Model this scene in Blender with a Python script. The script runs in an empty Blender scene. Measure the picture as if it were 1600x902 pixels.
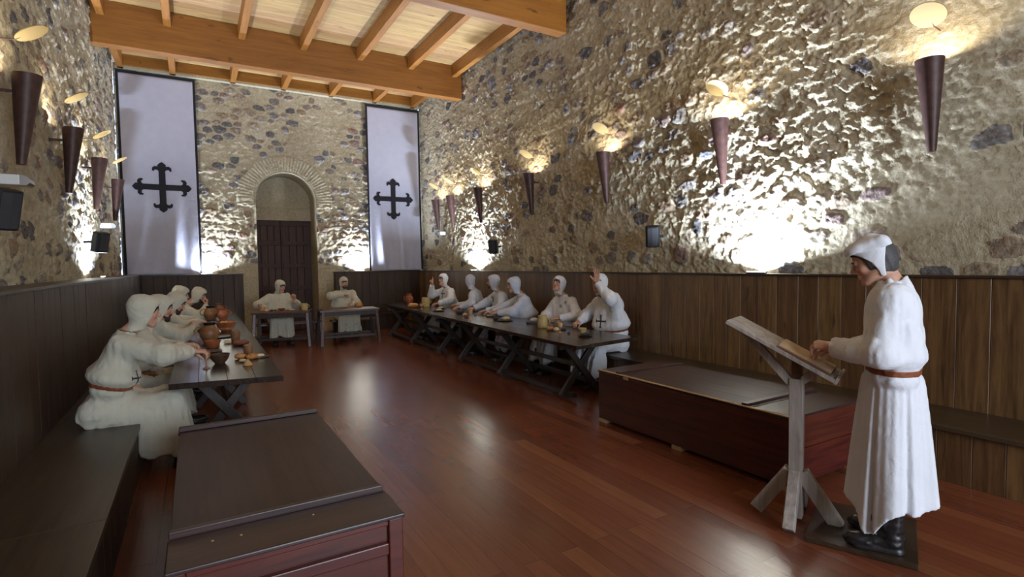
import bpy, bmesh, math, random
import numpy as np
from mathutils import Vector, Matrix
from mathutils.bvhtree import BVHTree
random.seed(7)
PI = math.pi
C = bpy.context.scene.collection
sc = bpy.context.scene

# ------------------------------------------------------------------ dimensions
XL, XR = -1.22, 5.10          # stone faces
WL, WR = -0.955, 5.03         # panelling faces
YF, YN = 13.42, -4.6
PF = 13.30                    # far panelling face
ZC = 5.85                     # ceiling boards
PH = 1.405                    # panelling height
BEN = 0.40                    # bench height
TZ = 0.70                     # table height

# ------------------------------------------------------------------ mesh helpers
class MB:
    """collects solids, builds ONE mesh object"""
    def __init__(s):
        s.v = []; s.f = []
    def add(s, vs, fs):
        n = len(s.v); s.v += [tuple(v) for v in vs]; s.f += [tuple(i + n for i in f) for f in fs]; return s
    def box(s, x0, x1, y0, y1, z0, z1, M=None):
        vs = [Vector((x, y, z)) for z in (z0, z1) for y in (y0, y1) for x in (x0, x1)]
        if M is not None: vs = [M @ v for v in vs]
        return s.add(vs, [(0, 2, 3, 1), (4, 5, 7, 6), (0, 1, 5, 4), (2, 6, 7, 3), (0, 4, 6, 2), (1, 3, 7, 5)])
    def cbox(s, c, size, M=None):
        a, b, d = size[0] / 2, size[1] / 2, size[2] / 2
        T = Matrix.Translation(c)
        if M is not None: T = T @ M.to_4x4()
        return s.box(-a, a, -b, b, -d, d, T)
    def beam(s, a, b, w, h, up=(0, 0, 1)):
        """bar of section w x h from a to b (w sideways, h along up)"""
        a = Vector(a); b = Vector(b); d = (b - a); L = d.length; d.normalize()
        u = Vector(up); x = d.cross(u)
        if x.length < 1e-4: u = Vector((1, 0, 0)); x = d.cross(u)
        x.normalize(); u = x.cross(d)
        M = Matrix((x, d, u)).transposed().to_4x4(); M.translation = a
        return s.box(-w / 2, w / 2, 0, L, -h / 2, h / 2, M)
    def tube(s, pts, r, n=8, caps=True):
        pts = [Vector(p) for p in pts]; R = r if hasattr(r, '__len__') else [r] * len(pts)
        rings = []; ref = None
        for i, p in enumerate(pts):
            d = (pts[min(i + 1, len(pts) - 1)] - pts[max(i - 1, 0)]).normalized()
            if ref is None:
                ref = Vector((0, 0, 1)) if abs(d.z) < .9 else Vector((1, 0, 0))
            x = d.cross(ref).normalized(); y = x.cross(d).normalized(); ref = y
            rings.append([p + (x * math.cos(2 * PI * k / n) + y * math.sin(2 * PI * k / n)) * R[i] for k in range(n)])
        vs = [v for r_ in rings for v in r_]; fs = []
        for i in range(len(pts) - 1):
            for k in range(n):
                fs.append((i * n + k, i * n + (k + 1) % n, (i + 1) * n + (k + 1) % n, (i + 1) * n + k))
        if caps:
            fs.append(tuple(range(n))[::-1]); fs.append(tuple((len(pts) - 1) * n + k for k in range(n)))
        return s.add(vs, fs)
    def lathe(s, prof, n=20, c=(0, 0, 0), M=None, a0=0, a1=2 * PI):
        """prof: [(r,z)...] revolved about z"""
        full = abs(a1 - a0 - 2 * PI) < 1e-6; m = n if full else n + 1
        vs = []; fs = []
        for r, z in prof:
            for k in range(m):
                t = a0 + (a1 - a0) * k / n
                v = Vector((r * math.cos(t), r * math.sin(t), z))
                if M is not None: v = M @ v
                vs.append(v + Vector(c))
        for i in range(len(prof) - 1):
            for k in range(n):
                k2 = (k + 1) % m
                fs.append((i * m + k, i * m + k2, (i + 1) * m + k2, (i + 1) * m + k))
        return s.add(vs, fs)
    def prism(s, poly, z0, z1, M=None):
        n = len(poly)
        vs = [Vector((p[0], p[1], z)) for z in (z0, z1) for p in poly]
        if M is not None: vs = [M @ v for v in vs]
        return s.add(vs, [tuple(range(n))[::-1], tuple(range(n, 2 * n))] + [(i, (i + 1) % n, n + (i + 1) % n, n + i) for i in range(n)])
    def build(s, name, mat, parent=None, smooth=False, bevel=0, tri=False, seg=2):
        me = bpy.data.meshes.new(name); me.from_pydata(s.v, [], s.f)
        bm = bmesh.new(); bm.from_mesh(me)
        bmesh.ops.remove_doubles(bm, verts=bm.verts, dist=1e-5)
        bmesh.ops.recalc_face_normals(bm, faces=bm.faces)
        if tri: bmesh.ops.triangulate(bm, faces=bm.faces)
        bm.to_mesh(me); bm.free()
        o = bpy.data.objects.new(name, me); C.objects.link(o)
        if mat: me.materials.append(mat)
        if smooth:
            me.polygons.foreach_set('use_smooth', [True] * len(me.polygons))
            if smooth != 'all':
                try: me.set_sharp_from_angle(angle=math.radians(40))
                except Exception: pass
        if bevel:
            b = o.modifiers.new('b', 'BEVEL'); b.width = bevel; b.segments = seg; b.limit_method = 'ANGLE'; b.angle_limit = math.radians(40)
        if parent: o.parent = parent
        return o

def npmesh(name, V, F, mat=None, parent=None, smooth=True, col=None):
    """numpy verts Nx3, quads Mx4 (or tris)"""
    me = bpy.data.meshes.new(name)
    V = np.asarray(V, np.float32); F = np.asarray(F, np.int32)
    k = F.shape[1]
    me.vertices.add(len(V)); me.vertices.foreach_set('co', V.ravel())
    me.loops.add(F.size); me.loops.foreach_set('vertex_index', F.ravel())
    me.polygons.add(len(F)); me.polygons.foreach_set('loop_start', np.arange(0, F.size, k, dtype=np.int32))
    me.polygons.foreach_set('use_smooth', np.full(len(F), smooth))
    me.update(calc_edges=True)
    if col is not None:
        a = me.color_attributes.new('stone', 'FLOAT_COLOR', 'POINT')
        c4 = np.ones((len(V), 4), np.float32); c4[:, :3] = col; a.data.foreach_set('color', c4.ravel())
    if mat: me.materials.append(mat)
    o = bpy.data.objects.new(name, me); C.objects.link(o)
    if parent: o.parent = parent
    return o

def tag(o, label, cat, group=None, kind=None):
    o['label'] = label; o['category'] = cat
    if group: o['group'] = group
    if kind: o['kind'] = kind
    return o
def struct(o):
    o['kind'] = 'structure'; return o
def empty(name, loc=(0, 0, 0), rz=0):
    o = bpy.data.objects.new(name, None); C.objects.link(o); o.location = loc; o.rotation_euler = (0, 0, rz)
    o.empty_display_size = .1; return o
def thing(name, label, cat, loc=(0, 0, 0), rz=0, group=None):
    return tag(empty(name, loc, rz), label, cat, group)
def dup(root, loc, rz, label, group=None):
    r = root.copy(); C.objects.link(r); r.location = loc; r.rotation_euler = (0, 0, rz); r['label'] = label
    if group: r['group'] = group
    for ch in list(root.children):
        c = ch.copy(); C.objects.link(c); c.parent = r
        for g in list(ch.children):
            d = g.copy(); C.objects.link(d); d.parent = c
    return r

# ------------------------------------------------------------------ materials
def newmat(name):
    m = bpy.data.materials.new(name); m.use_nodes = True
    nt = m.node_tree; b = nt.nodes['Principled BSDF']
    return m, nt, b
def N(nt, typ, **kw):
    n = nt.nodes.new(typ)
    for k, v in kw.items():
        if k.startswith('i_'):
            key = k[2:]; key = int(key) if key.isdigit() else key.replace('_', ' ')
            n.inputs[key].default_value = v
        else: setattr(n, k, v)
    return n
def ramp(nt, stops):
    r = nt.nodes.new('ShaderNodeValToRGB'); e = r.color_ramp.elements
    while len(e) < len(stops): e.new(.5)
    for el, (p, c) in zip(e, stops): el.position = p; el.color = (*c, 1) if len(c) == 3 else c
    return r
def mix(nt, fac, a, b, mode='MIX'):
    n = nt.nodes.new('ShaderNodeMix'); n.data_type = 'RGBA'; n.blend_type = mode; n.clamp_factor = True
    for sock, v in ((n.inputs[0], fac), (n.inputs[6], a), (n.inputs[7], b)):
        if hasattr(v, 'is_output') or hasattr(v, 'links'): nt.links.new(v, sock)
        else: sock.default_value = v if not hasattr(v, '__len__') else (*v, 1)[:4]
    return n.outputs[2]
def math_(nt, op, a, b=None, clamp=False):
    n = nt.nodes.new('ShaderNodeMath'); n.operation = op; n.use_clamp = clamp
    for i, v in enumerate((a, b)):
        if v is None: continue
        if hasattr(v, 'links'): nt.links.new(v, n.inputs[i])
        else: n.inputs[i].default_value = v
    return n.outputs[0]
def wood(name, dark, light, axis='Y', rough=.45, knots=0.0, scale=1.0, vary=.35, bump=.15, coat=0, spec=.5, edgewear=None):
    m, nt, b = newmat(name); L = nt.links
    tc = N(nt, 'ShaderNodeTexCoord'); geo = N(nt, 'ShaderNodeNewGeometry')
    isl = geo.outputs['Random Per Island']
    off = N(nt, 'ShaderNodeCombineXYZ')
    for i, k in enumerate((7.3, 13.7, 3.1)): L.new(math_(nt, 'MULTIPLY', isl, k), off.inputs[i])
    va = N(nt, 'ShaderNodeVectorMath', operation='ADD'); L.new(tc.outputs['Object'], va.inputs[0]); L.new(off.outputs[0], va.inputs[1])
    s = {'X': (.6, 9, 9), 'Y': (9, .6, 9), 'Z': (9, 9, .6)}[axis]
    mp = N(nt, 'ShaderNodeMapping'); mp.inputs['Scale'].default_value = [q * scale for q in s]; L.new(va.outputs[0], mp.inputs[0])
    n1 = N(nt, 'ShaderNodeTexNoise', i_Scale=2.2, i_Detail=8, i_Roughness=.62, i_Distortion=.9); L.new(mp.outputs[0], n1.inputs['Vector'])
    n2 = N(nt, 'ShaderNodeTexNoise', i_Scale=11, i_Detail=4, i_Roughness=.6); L.new(mp.outputs[0], n2.inputs['Vector'])
    fac = math_(nt, 'ADD', math_(nt, 'MULTIPLY', n1.outputs[0], .75), math_(nt, 'MULTIPLY', n2.outputs[0], .25))
    r = ramp(nt, [(.36, dark), (.62, light)]); L.new(fac, r.inputs[0]); col = r.outputs[0]
    if vary:
        hv = N(nt, 'ShaderNodeHueSaturation'); L.new(col, hv.inputs['Color'])
        L.new(math_(nt, 'ADD', math_(nt, 'MULTIPLY', isl, vary), 1 - vary / 2), hv.inputs['Value'])
        L.new(math_(nt, 'ADD', math_(nt, 'MULTIPLY', isl, .02), .49), hv.inputs['Hue']); col = hv.outputs[0]
    if knots:
        ks = {'X': (1.6, 5, 5), 'Y': (5, 1.6, 5), 'Z': (5, 5, 1.6)}[axis]
        mk = N(nt, 'ShaderNodeMapping'); mk.inputs['Scale'].default_value = ks; L.new(va.outputs[0], mk.inputs[0])
        nd = N(nt, 'ShaderNodeTexNoise', i_Scale=3, i_Detail=1); L.new(mk.outputs[0], nd.inputs['Vector'])
        mv = N(nt, 'ShaderNodeVectorMath', operation='ADD'); L.new(mk.outputs[0], mv.inputs[0]); L.new(nd.outputs['Color'], mv.inputs[1])
        vo = N(nt, 'ShaderNodeTexVoronoi', i_Scale=.9); L.new(mv.outputs[0], vo.inputs['Vector'])
        kr = ramp(nt, [(.05, (1, 1, 1)), (.15, (0, 0, 0))]); L.new(vo.outputs['Distance'], kr.inputs[0])
        col = mix(nt, math_(nt, 'MULTIPLY', kr.outputs[0], knots), col, tuple(c * .35 for c in dark))
    L.new(col, b.inputs['Base Color'])
    rr = N(nt, 'ShaderNodeMapRange', i_3=rough - .01, i_4=rough + .03); L.new(n2.outputs[0], rr.inputs[0]); L.new(rr.outputs[0], b.inputs['Roughness'])
    bp = N(nt, 'ShaderNodeBump', i_Strength=bump, i_Distance=.004); L.new(fac, bp.inputs['Height']); L.new(bp.outputs[0], b.inputs['Normal'])
    b.inputs['Specular IOR Level'].default_value = spec
    if coat: b.inputs['Coat Weight'].default_value = coat; b.inputs['Coat Roughness'].default_value = .15
    return m
def plain(name, col, rough=.6, metal=0, noise=0, nscale=40, spec=.5, bump=0, emit=None, es=0):
    m, nt, b = newmat(name); L = nt.links
    b.inputs['Base Color'].default_value = (*col, 1); b.inputs['Roughness'].default_value = rough; b.inputs['Metallic'].default_value = metal
    b.inputs['Specular IOR Level'].default_value = spec
    if noise or bump:
        tc = N(nt, 'ShaderNodeTexCoord'); n1 = N(nt, 'ShaderNodeTexNoise', i_Scale=nscale, i_Detail=6, i_Roughness=.6); L.new(tc.outputs['Object'], n1.inputs['Vector'])
        if noise:
            r = ramp(nt, [(.3, tuple(c * (1 - noise) for c in col)), (.7, tuple(min(1, c * (1 + noise)) for c in col))]); L.new(n1.outputs[0], r.inputs[0]); L.new(r.outputs[0], b.inputs['Base Color'])
        if bump:
            bp = N(nt, 'ShaderNodeBump', i_Strength=bump, i_Distance=.003); L.new(n1.outputs[0], bp.inputs['Height']); L.new(bp.outputs[0], b.inputs['Normal'])
    if emit:
        b.inputs['Emission Color'].default_value = (*emit, 1); b.inputs['Emission Strength'].default_value = es
    return m
def cloth(name, col, weave=500, rough=.85, sheen=.2):
    m, nt, b = newmat(name); L = nt.links
    tc = N(nt, 'ShaderNodeTexCoord')
    n1 = N(nt, 'ShaderNodeTexNoise', i_Scale=6, i_Detail=4); L.new(tc.outputs['Object'], n1.inputs['Vector'])
    r = ramp(nt, [(.3, tuple(c * .93 for c in col)), (.7, col)]); L.new(n1.outputs[0], r.inputs[0]); L.new(r.outputs[0], b.inputs['Base Color'])
    n2 = N(nt, 'ShaderNodeTexNoise', i_Scale=weave, i_Detail=2); L.new(tc.outputs['Object'], n2.inputs['Vector'])
    n3 = N(nt, 'ShaderNodeTexNoise', i_Scale=14, i_Detail=4, i_Distortion=.6); L.new(tc.outputs['Object'], n3.inputs['Vector'])
    b1 = N(nt, 'ShaderNodeBump', i_Strength=.25, i_Distance=.001); L.new(n2.outputs[0], b1.inputs['Height'])
    b2 = N(nt, 'ShaderNodeBump', i_Strength=.35, i_Distance=.02); L.new(n3.outputs[0], b2.inputs['Height']); L.new(b1.outputs[0], b2.inputs['Normal'])
    L.new(b2.outputs[0], b.inputs['Normal'])
    b.inputs['Roughness'].default_value = rough; b.inputs['Specular IOR Level'].default_value = .2; b.inputs['Sheen Weight'].default_value = sheen
    return m

def stone_mat():
    m, nt, b = newmat('rubble_stone'); L = nt.links
    at = N(nt, 'ShaderNodeVertexColor', layer_name='stone'); sep = N(nt, 'ShaderNodeSeparateColor'); L.new(at.outputs[0], sep.inputs[0])
    tc = N(nt, 'ShaderNodeTexCoord')
    n1 = N(nt, 'ShaderNodeTexNoise', i_Scale=1.3, i_Detail=6, i_Roughness=.6); L.new(tc.outputs['Object'], n1.inputs['Vector'])
    n2 = N(nt, 'ShaderNodeTexNoise', i_Scale=22, i_Detail=8, i_Roughness=.65); L.new(tc.outputs['Object'], n2.inputs['Vector'])
    n3 = N(nt, 'ShaderNodeTexNoise', i_Scale=90, i_Detail=4, i_Roughness=.6); L.new(tc.outputs['Object'], n3.inputs['Vector'])
    mort = ramp(nt, [(.3, (.43, .365, .245)), (.55, (.54, .47, .33)), (.75, (.62, .56, .43))]); L.new(n1.outputs[0], mort.inputs[0])
    m2 = ramp(nt, [(.32, (.72, .70, .67)), (.6, (1, 1, 1))]); L.new(n2.outputs[0], m2.inputs[0])
    mcol = mix(nt, 1.0, mort.outputs[0], m2.outputs[0], 'MULTIPLY')
    srmp = ramp(nt, [(0, (.15, .145, .15)), (.3, (.26, .235, .21)), (.5, (.33, .25, .17)), (.7, (.40, .34, .26)), (.86, (.22, .22, .24)), (1, (.33, .21, .15))]); L.new(sep.outputs[1], srmp.inputs[0])
    s2 = ramp(nt, [(.35, (.5, .5, .5)), (.65, (1.25, 1.2, 1.15))]); L.new(n2.outputs[0], s2.inputs[0])
    scol = mix(nt, 1.0, srmp.outputs[0], s2.outputs[0], 'MULTIPLY')
    fm = math_(nt, 'ADD', sep.outputs[0], math_(nt, 'MULTIPLY', math_(nt, 'SUBTRACT', n2.outputs[0], .5), .9))
    fr = ramp(nt, [(.42, (0, 0, 0)), (.56, (1, 1, 1))]); L.new(fm, fr.inputs[0])
    L.new(mix(nt, fr.outputs[0], mcol, scol), b.inputs['Base Color'])
    b.inputs['Roughness'].default_value = .9; b.inputs['Specular IOR Level'].default_value = .15
    b1 = N(nt, 'ShaderNodeBump', i_Strength=.6, i_Distance=.006); L.new(n3.outputs[0], b1.inputs['Height'])
    b2 = N(nt, 'ShaderNodeBump', i_Strength=.7, i_Distance=.03); L.new(n2.outputs[0], b2.inputs['Height']); L.new(b1.outputs[0], b2.inputs['Normal'])
    L.new(b2.outputs[0], b.inputs['Normal'])
    return m

def floor_mat():
    m, nt, b = newmat('cherry_floorboards'); L = nt.links
    tc = N(nt, 'ShaderNodeTexCoord')
    mp = N(nt, 'ShaderNodeMapping'); mp.inputs['Rotation'].default_value = (0, 0, PI / 2); L.new(tc.outputs['Object'], mp.inputs[0])
    br = N(nt, 'ShaderNodeTexBrick', offset=.37, offset_frequency=2, squash=1.0)
    br.inputs['Scale'].default_value = 1; br.inputs['Brick Width'].default_value = 1.7; br.inputs['Row Height'].default_value = .118
    br.inputs['Mortar Size'].default_value = .0012; br.inputs['Mortar Smooth'].default_value = .2; br.inputs['Bias'].default_value = -.15
    br.inputs['Color1'].default_value = (0, 0, 0, 1); br.inputs['Color2'].default_value = (1, 1, 1, 1); br.inputs['Mortar'].default_value = (0, 0, 0, 1)
    L.new(mp.outputs[0], br.inputs['Vector'])
    ms = N(nt, 'ShaderNodeMapping'); ms.inputs['Scale'].default_value = (14, .9, 1); L.new(tc.outputs['Object'], ms.inputs[0])
    gr = N(nt, 'ShaderNodeTexNoise', i_Scale=2.5, i_Detail=8, i_Roughness=.65, i_Distortion=.6)
    vm = N(nt, 'ShaderNodeVectorMath', operation='ADD'); L.new(ms.outputs[0], vm.inputs[0]); sc_ = N(nt, 'ShaderNodeVectorMath', operation='SCALE'); sc_.inputs[3].default_value = 7; L.new(br.outputs['Color'], sc_.inputs[0]); L.new(sc_.outputs[0], vm.inputs[1]); L.new(vm.outputs[0], gr.inputs['Vector'])
    base = ramp(nt, [(0, (.145, .042, .020)), (.4, (.185, .056, .026)), (.8, (.205, .068, .030)), (1, (.33, .15, .065))]); L.new(br.outputs['Color'], base.inputs[0])
    g2 = ramp(nt, [(.3, (.82, .80, .78)), (.65, (1.06, 1.05, 1.05))]); L.new(gr.outputs[0], g2.inputs[0])
    col = mix(nt, 1.0, base.outputs[0], g2.outputs[0], 'MULTIPLY')
    col = mix(nt, br.outputs['Fac'], col, (.03, .009, .005))
    L.new(col, b.inputs['Base Color'])
    nb = N(nt, 'ShaderNodeTexNoise', i_Scale=3.2, i_Detail=3); L.new(tc.outputs['Object'], nb.inputs['Vector'])
    rr = N(nt, 'ShaderNodeMapRange', i_3=.20, i_4=.26); L.new(nb.outputs[0], rr.inputs[0])
    L.new(math_(nt, 'ADD', rr.outputs[0], math_(nt, 'MULTIPLY', br.outputs['Color'], .02)), b.inputs['Roughness'])
    h = math_(nt, 'ADD', math_(nt, 'MULTIPLY', br.outputs['Fac'], -1.0), math_(nt, 'MULTIPLY', gr.outputs[0], .35))
    bp = N(nt, 'ShaderNodeBump', i_Strength=.15, i_Distance=.002); L.new(h, bp.inputs['Height'])
    # every board lies a hair out of level
    b3 = N(nt, 'ShaderNodeBump', i_Strength=.05, i_Distance=.05); L.new(nb.outputs[0], b3.inputs['Height']); L.new(bp.outputs[0], b3.inputs['Normal'])
    L.new(b3.outputs[0], b.inputs['Normal'])
    b.inputs['Specular IOR Level'].default_value = .55
    return m

M_STONE = stone_mat(); M_FLOOR = floor_mat()
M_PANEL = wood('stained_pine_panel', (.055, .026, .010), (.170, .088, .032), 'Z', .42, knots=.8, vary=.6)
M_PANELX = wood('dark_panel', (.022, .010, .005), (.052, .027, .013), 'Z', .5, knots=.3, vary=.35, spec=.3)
M_CAP = wood('panel_cap', (.02, .011, .006), (.05, .026, .014), 'Y', .4, vary=.1)
M_BENCH = wood('bench_wood', (.026, .016, .009), (.058, .036, .020), 'Y', .34, vary=.25)
M_TABLE = wood('table_wood', (.024, .015, .011), (.045, .029, .021), 'Y', .21, vary=.08, bump=.05)
M_TABLEX = wood('side_table_wood', (.05, .022, .010), (.12, .055, .026), 'X', .38, vary=.2)
M_LEG = wood('trestle_wood', (.016, .010, .008), (.045, .028, .020), 'Z', .5, vary=.2)
M_BEAM = wood('honey_beam', (.19, .070, .008), (.29, .118, .015), 'X', .5, knots=.75, scale=.7, vary=.12)
M_JOIST = wood('honey_joist', (.24, .095, .012), (.38, .165, .028), 'Y', .5, knots=.6, vary=.15)
M_CEIL = wood('pine_ceiling_boards', (.34, .20, .075), (.50, .32, .14), 'X', .55, knots=.95, vary=.16)
M_CHEST = wood('mahogany_chest', (.028, .007, .005), (.085, .020, .010), 'Y', .38, vary=.15)
M_CHESTF = wood('mahogany_front', (.045, .009, .007), (.12, .024, .013), 'X', .36, vary=.2, scale=.6)
M_LID = wood('chest_lid', (.026, .011, .009), (.052, .024, .019), 'Y', .42, vary=.15, spec=.35)
M_LIDX = wood('chest_batten', (.028, .014, .012), (.07, .036, .030), 'X', .34, vary=.15)
M_GREY = wood('weathered_grey_wood', (.22, .18, .15), (.42, .36, .31), 'Z', .65, knots=.3, vary=.2)
M_DOOR = wood('old_door', (.028, .010, .006), (.070, .026, .014), 'Z', .6, knots=.4, vary=.5)
M_IRON = plain('rusty_iron', (.060, .026, .020), .5, .25, noise=.35, nscale=18, bump=.2)
M_BLACK = plain('black_plastic', (.010, .011, .014), .6, spec=.3)
M_WHITE = plain('white_plastic', (.75, .75, .73), .35)
M_CHROME = plain('brushed_metal', (.6, .6, .6), .3, 1)
M_BLACKCLOTH = cloth('black_cloth', (.018, .018, .022))
M_BANNER = cloth('banner_cloth', (.50, .50, .60), weave=300)
# ------------------------------------------------------------------ noise in numpy
rng = np.random.default_rng(11)
def vnoise(x, y, seed, scale):
    r = np.random.default_rng(seed); T = r.random((257, 257)).astype(np.float32)
    X = x * scale + 1000.0; Y = y * scale + 1000.0
    xi = np.floor(X).astype(int); yi = np.floor(Y).astype(int); fx = X - xi; fy = Y - yi
    fx = fx * fx * (3 - 2 * fx); fy = fy * fy * (3 - 2 * fy)
    a = T[xi % 257, yi % 257]; b = T[(xi + 1) % 257, yi % 257]; c = T[xi % 257, (yi + 1) % 257]; d = T[(xi + 1) % 257, (yi + 1) % 257]
    return (a * (1 - fx) + b * fx) * (1 - fy) + (c * (1 - fx) + d * fx) * fy - .5
def fbm(x, y, seed, scale, octs=4, g=.5):
    s = 0; a = 1
    for i in range(octs): s = s + a * vnoise(x, y, seed + i * 17, scale * 2 ** i); a *= g
    return s
def sstep(a, b, x):
    t = np.clip((x - a) / (b - a), 0, 1); return t * t * (3 - 2 * t)
def rubble(u, v, seed, cw=.26, ch=.17, expose=.5, rough=1.0):
    """height (m) and colour mask of a mortared rubble wall"""
    wu = u + .05 * fbm(u, v, seed + 1, 5, 3); wv = v + .04 * fbm(u, v, seed + 2, 5, 3)
    gj = np.floor(wv / ch).astype(int)
    best = np.full(u.shape, 9.0, np.float32); sec = best.copy(); idr = np.zeros(u.shape, np.float32); idt = idr.copy(); ids = idr.copy()
    T = np.random.default_rng(seed + 5).random((5, 211, 211)).astype(np.float32)
    for dj in (-1, 0, 1):
        j = gj + dj
        sh = (j % 2) * .5
        gi = np.floor(wu / cw - sh).astype(int)
        for di in (-1, 0, 1):
            i = gi + di
            a, b_, r_, t_, s_ = (T[k, i % 211, j % 211] for k in range(5))
            cx = (i + sh + .5 + .5 * (a - .5)) * cw; cy = (j + .5 + .45 * (b_ - .5)) * ch
            sz = .7 + .6 * s_
            d = np.sqrt(((wu - cx) / (cw * sz)) ** 2 + ((wv - cy) / (ch * sz)) ** 2)
            near = d < best
            sec = np.where(near, best, np.minimum(sec, d)); best = np.where(near, d, best)
            idr = np.where(near, r_, idr); idt = np.where(near, t_, idt); ids = np.where(near, s_, ids)
    edge = sstep(.03, .30, sec - best) * sstep(.62, .38, best)
    cover = fbm(u, v, seed + 9, .8, 2) * .5 + (idr - expose)
    vis = sstep(.02, -.10, cover)
    h = .020 * edge * (.35 + .65 * vis) * (.5 + idt)
    h = h + rough * (.020 * fbm(u, v, seed + 20, 3.2, 3) + .018 * (.22 - np.abs(fbm(u + .06 * fbm(u, v, seed + 3, 4, 2), v * 1.15, seed + 30, 6.5, 4, .55))) + .34 * facets(wu, wv, seed + 60, .13, .085, .9) + .32 * facets(u + .02 * fbm(u, v, seed + 4, 9, 2), v + .02 * fbm(u, v, seed + 6, 9, 2), seed + 61, .06, .04, 1.2) + .014 * (.2 - np.abs(fbm(u, v, seed + 40, 15, 4, .62))))
    mask = sstep(.25, .6, edge) * vis
    return h, mask, idt, ids
def facets(u, v, seed, cw, ch, tilt):
    T = np.random.default_rng(seed).random((4, 307, 307)).astype(np.float32)
    gi0 = np.floor(u / cw).astype(int); gj0 = np.floor(v / ch).astype(int)
    best = np.full(u.shape, 9.0, np.float32); out = np.zeros(u.shape, np.float32)
    for di in (-1, 0, 1):
        for dj in (-1, 0, 1):
            i, j = gi0 + di, gj0 + dj; a, b_, c_, d_ = (T[k, i % 307, j % 307] for k in range(4))
            dx = u - (i + .1 + .8 * a) * cw; dy = v - (j + .1 + .8 * b_) * ch
            d = (dx / cw) ** 2 + (dy / ch) ** 2; near = d < best
            out = np.where(near, (c_ - .5) * dx * tilt + (d_ - .62) * dy * tilt + (c_ * d_ - .25) * .3 * ch, out); best = np.where(near, d, best)
    return out
def wallgrid(u0, u1, v0, v1, d):
    nu = int((u1 - u0) / d) + 1; nv = int((v1 - v0) / d) + 1
    u, v = np.meshgrid(np.linspace(u0, u1, nu), np.linspace(v0, v1, nv), indexing='ij')
    idx = np.arange(nu * nv).reshape(nu, nv)
    F = np.stack([idx[:-1, :-1], idx[1:, :-1], idx[1:, 1:], idx[:-1, 1:]], -1).reshape(-1, 4)
    return u, v, F

# ------------------------------------------------------------------ shell
struct(MB().box(XL - .3, XR + .3, YN - .3, YF + 1.2, -.1, 0).build('floor', M_FLOOR))

def side_wall(name, x, sgn, seed, d, expose, rough):
    u, v, F = wallgrid(YN, YF + .05, 1.30, ZC + .02, d)
    h, mask, t, s = rubble(u, v, seed, expose=expose, rough=1.0)
    pl = sstep(.12, -.12, fbm(u, v, seed + 77, .45, 2)) if rough == 'mix' else 1.0
    if rough == 'mix':
        # smoother, more thickly plastered lower part near the reading desk and between the lamps
        pl = sstep(-.25, .2, fbm(u, v, seed + 77, .5, 2) + .25 * sstep(1.5, 3.5, v) + .2 * sstep(1.6, 3.2, u) - .08)
        h = h * (.30 + .85 * pl)
    else:
        h = h * rough
    X = x + sgn * (h - .072)
    V = np.stack([X.ravel(), u.ravel(), v.ravel()], 1)
    if sgn < 0: pass
    col = np.stack([mask.ravel(), t.ravel(), s.ravel()], 1)
    o = npmesh(name, V, F if sgn < 0 else F[:, ::-1], M_STONE, col=col)
    return struct(o)
side_wall('wall_right', XR, -1, 101, .0145, .30, 'mix')
side_wall('wall_left', XL, 1, 301, .02, .40, 1.1)
# masonry below the stone faces, behind the panelling
struct(MB().box(XR + .01, XR + .2, YN, YF + .2, -.05, 1.38).build('wall_right_base', M_STONE))
struct(MB().box(XL - .2, XL - .01, YN, YF + .2, -.05, 1.38).build('wall_left_base', M_STONE))

# far wall with the arched doorway
AX0, AX1, AZ = 1.235, 2.535, 3.10
ACX = (AX0 + AX1) / 2; AR = (AX1 - AX0) / 2
def hole(x, z):   # signed distance, <0 inside opening
    return np.where(z < AZ, np.maximum(AX0 - x, x - AX1), np.sqrt((x - ACX) ** 2 + (z - AZ) ** 2) - AR)
u, v, F = wallgrid(XL - .05, XR + .05, 0.0, 5.72, .018)
h, mask, t, s = rubble(u, v, 501, cw=.24, ch=.15, expose=.55, rough=.8)
# big dark cobbles set in rows high up, dressed blocks low beside the opening
low = sstep(1.75, 1.5, v + .1 * fbm(u, v, 8, 3, 2)) * ((u > .8) & (u < 2.95))
bu = np.abs(((u / .42 + .5 * (np.floor(v / .3) % 2)) % 1) - .5) * .42; bv = np.abs(((v / .3) % 1) - .5) * .3
blk = .012 * sstep(.21, .19, bu) * sstep(.15, .135, bv) + .006 * fbm(u, v, 12, 12, 3)
h = h * (1 - low) + blk * low; mask = mask * (1 - low)
r = np.sqrt((u - ACX) ** 2 + (v - AZ) ** 2); th = np.arctan2(v - AZ, u - ACX)
ring = ((v > AZ - .15) * sstep(AR + .40, AR + .36, r + .05 * fbm(u, v, 14, 4, 2)))
vs_ = np.abs(((th * 13) % 1) - .5)
hv = .028 * sstep(.47, .36, vs_) + .010 * fbm(u, v, 15, 14, 3)
h = h * (1 - ring) + hv * ring; mask = mask * (1 - .8 * ring)
h = h * sstep(0, .06, hole(u, v)) + .012 * (1 - sstep(0, .06, hole(u, v)))
Vx = u.ravel().copy(); Vz = v.ravel().copy(); H = hole(Vx, Vz)
keep = ~(H[F] < 0).all(1); Fk = F[keep]
used = np.zeros(len(Vx), bool); used[Fk] = True
ins = used & (H < 0)
lo = ins & (Vz < AZ); Vx[lo] = np.where(Vx[lo] < ACX, AX0, AX1)
hi = ins & (Vz >= AZ); rr_ = np.sqrt((Vx[hi] - ACX) ** 2 + (Vz[hi] - AZ) ** 2); Vz[hi] = AZ + (Vz[hi] - AZ) * AR / rr_; Vx[hi] = ACX + (Vx[hi] - ACX) * AR / rr_
V = np.stack([Vx, YF + .045 - h.ravel(), Vz], 1)
struct(npmesh('wall_far', V, Fk, M_STONE, col=np.stack([mask.ravel(), t.ravel(), s.ravel()], 1)))
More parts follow.
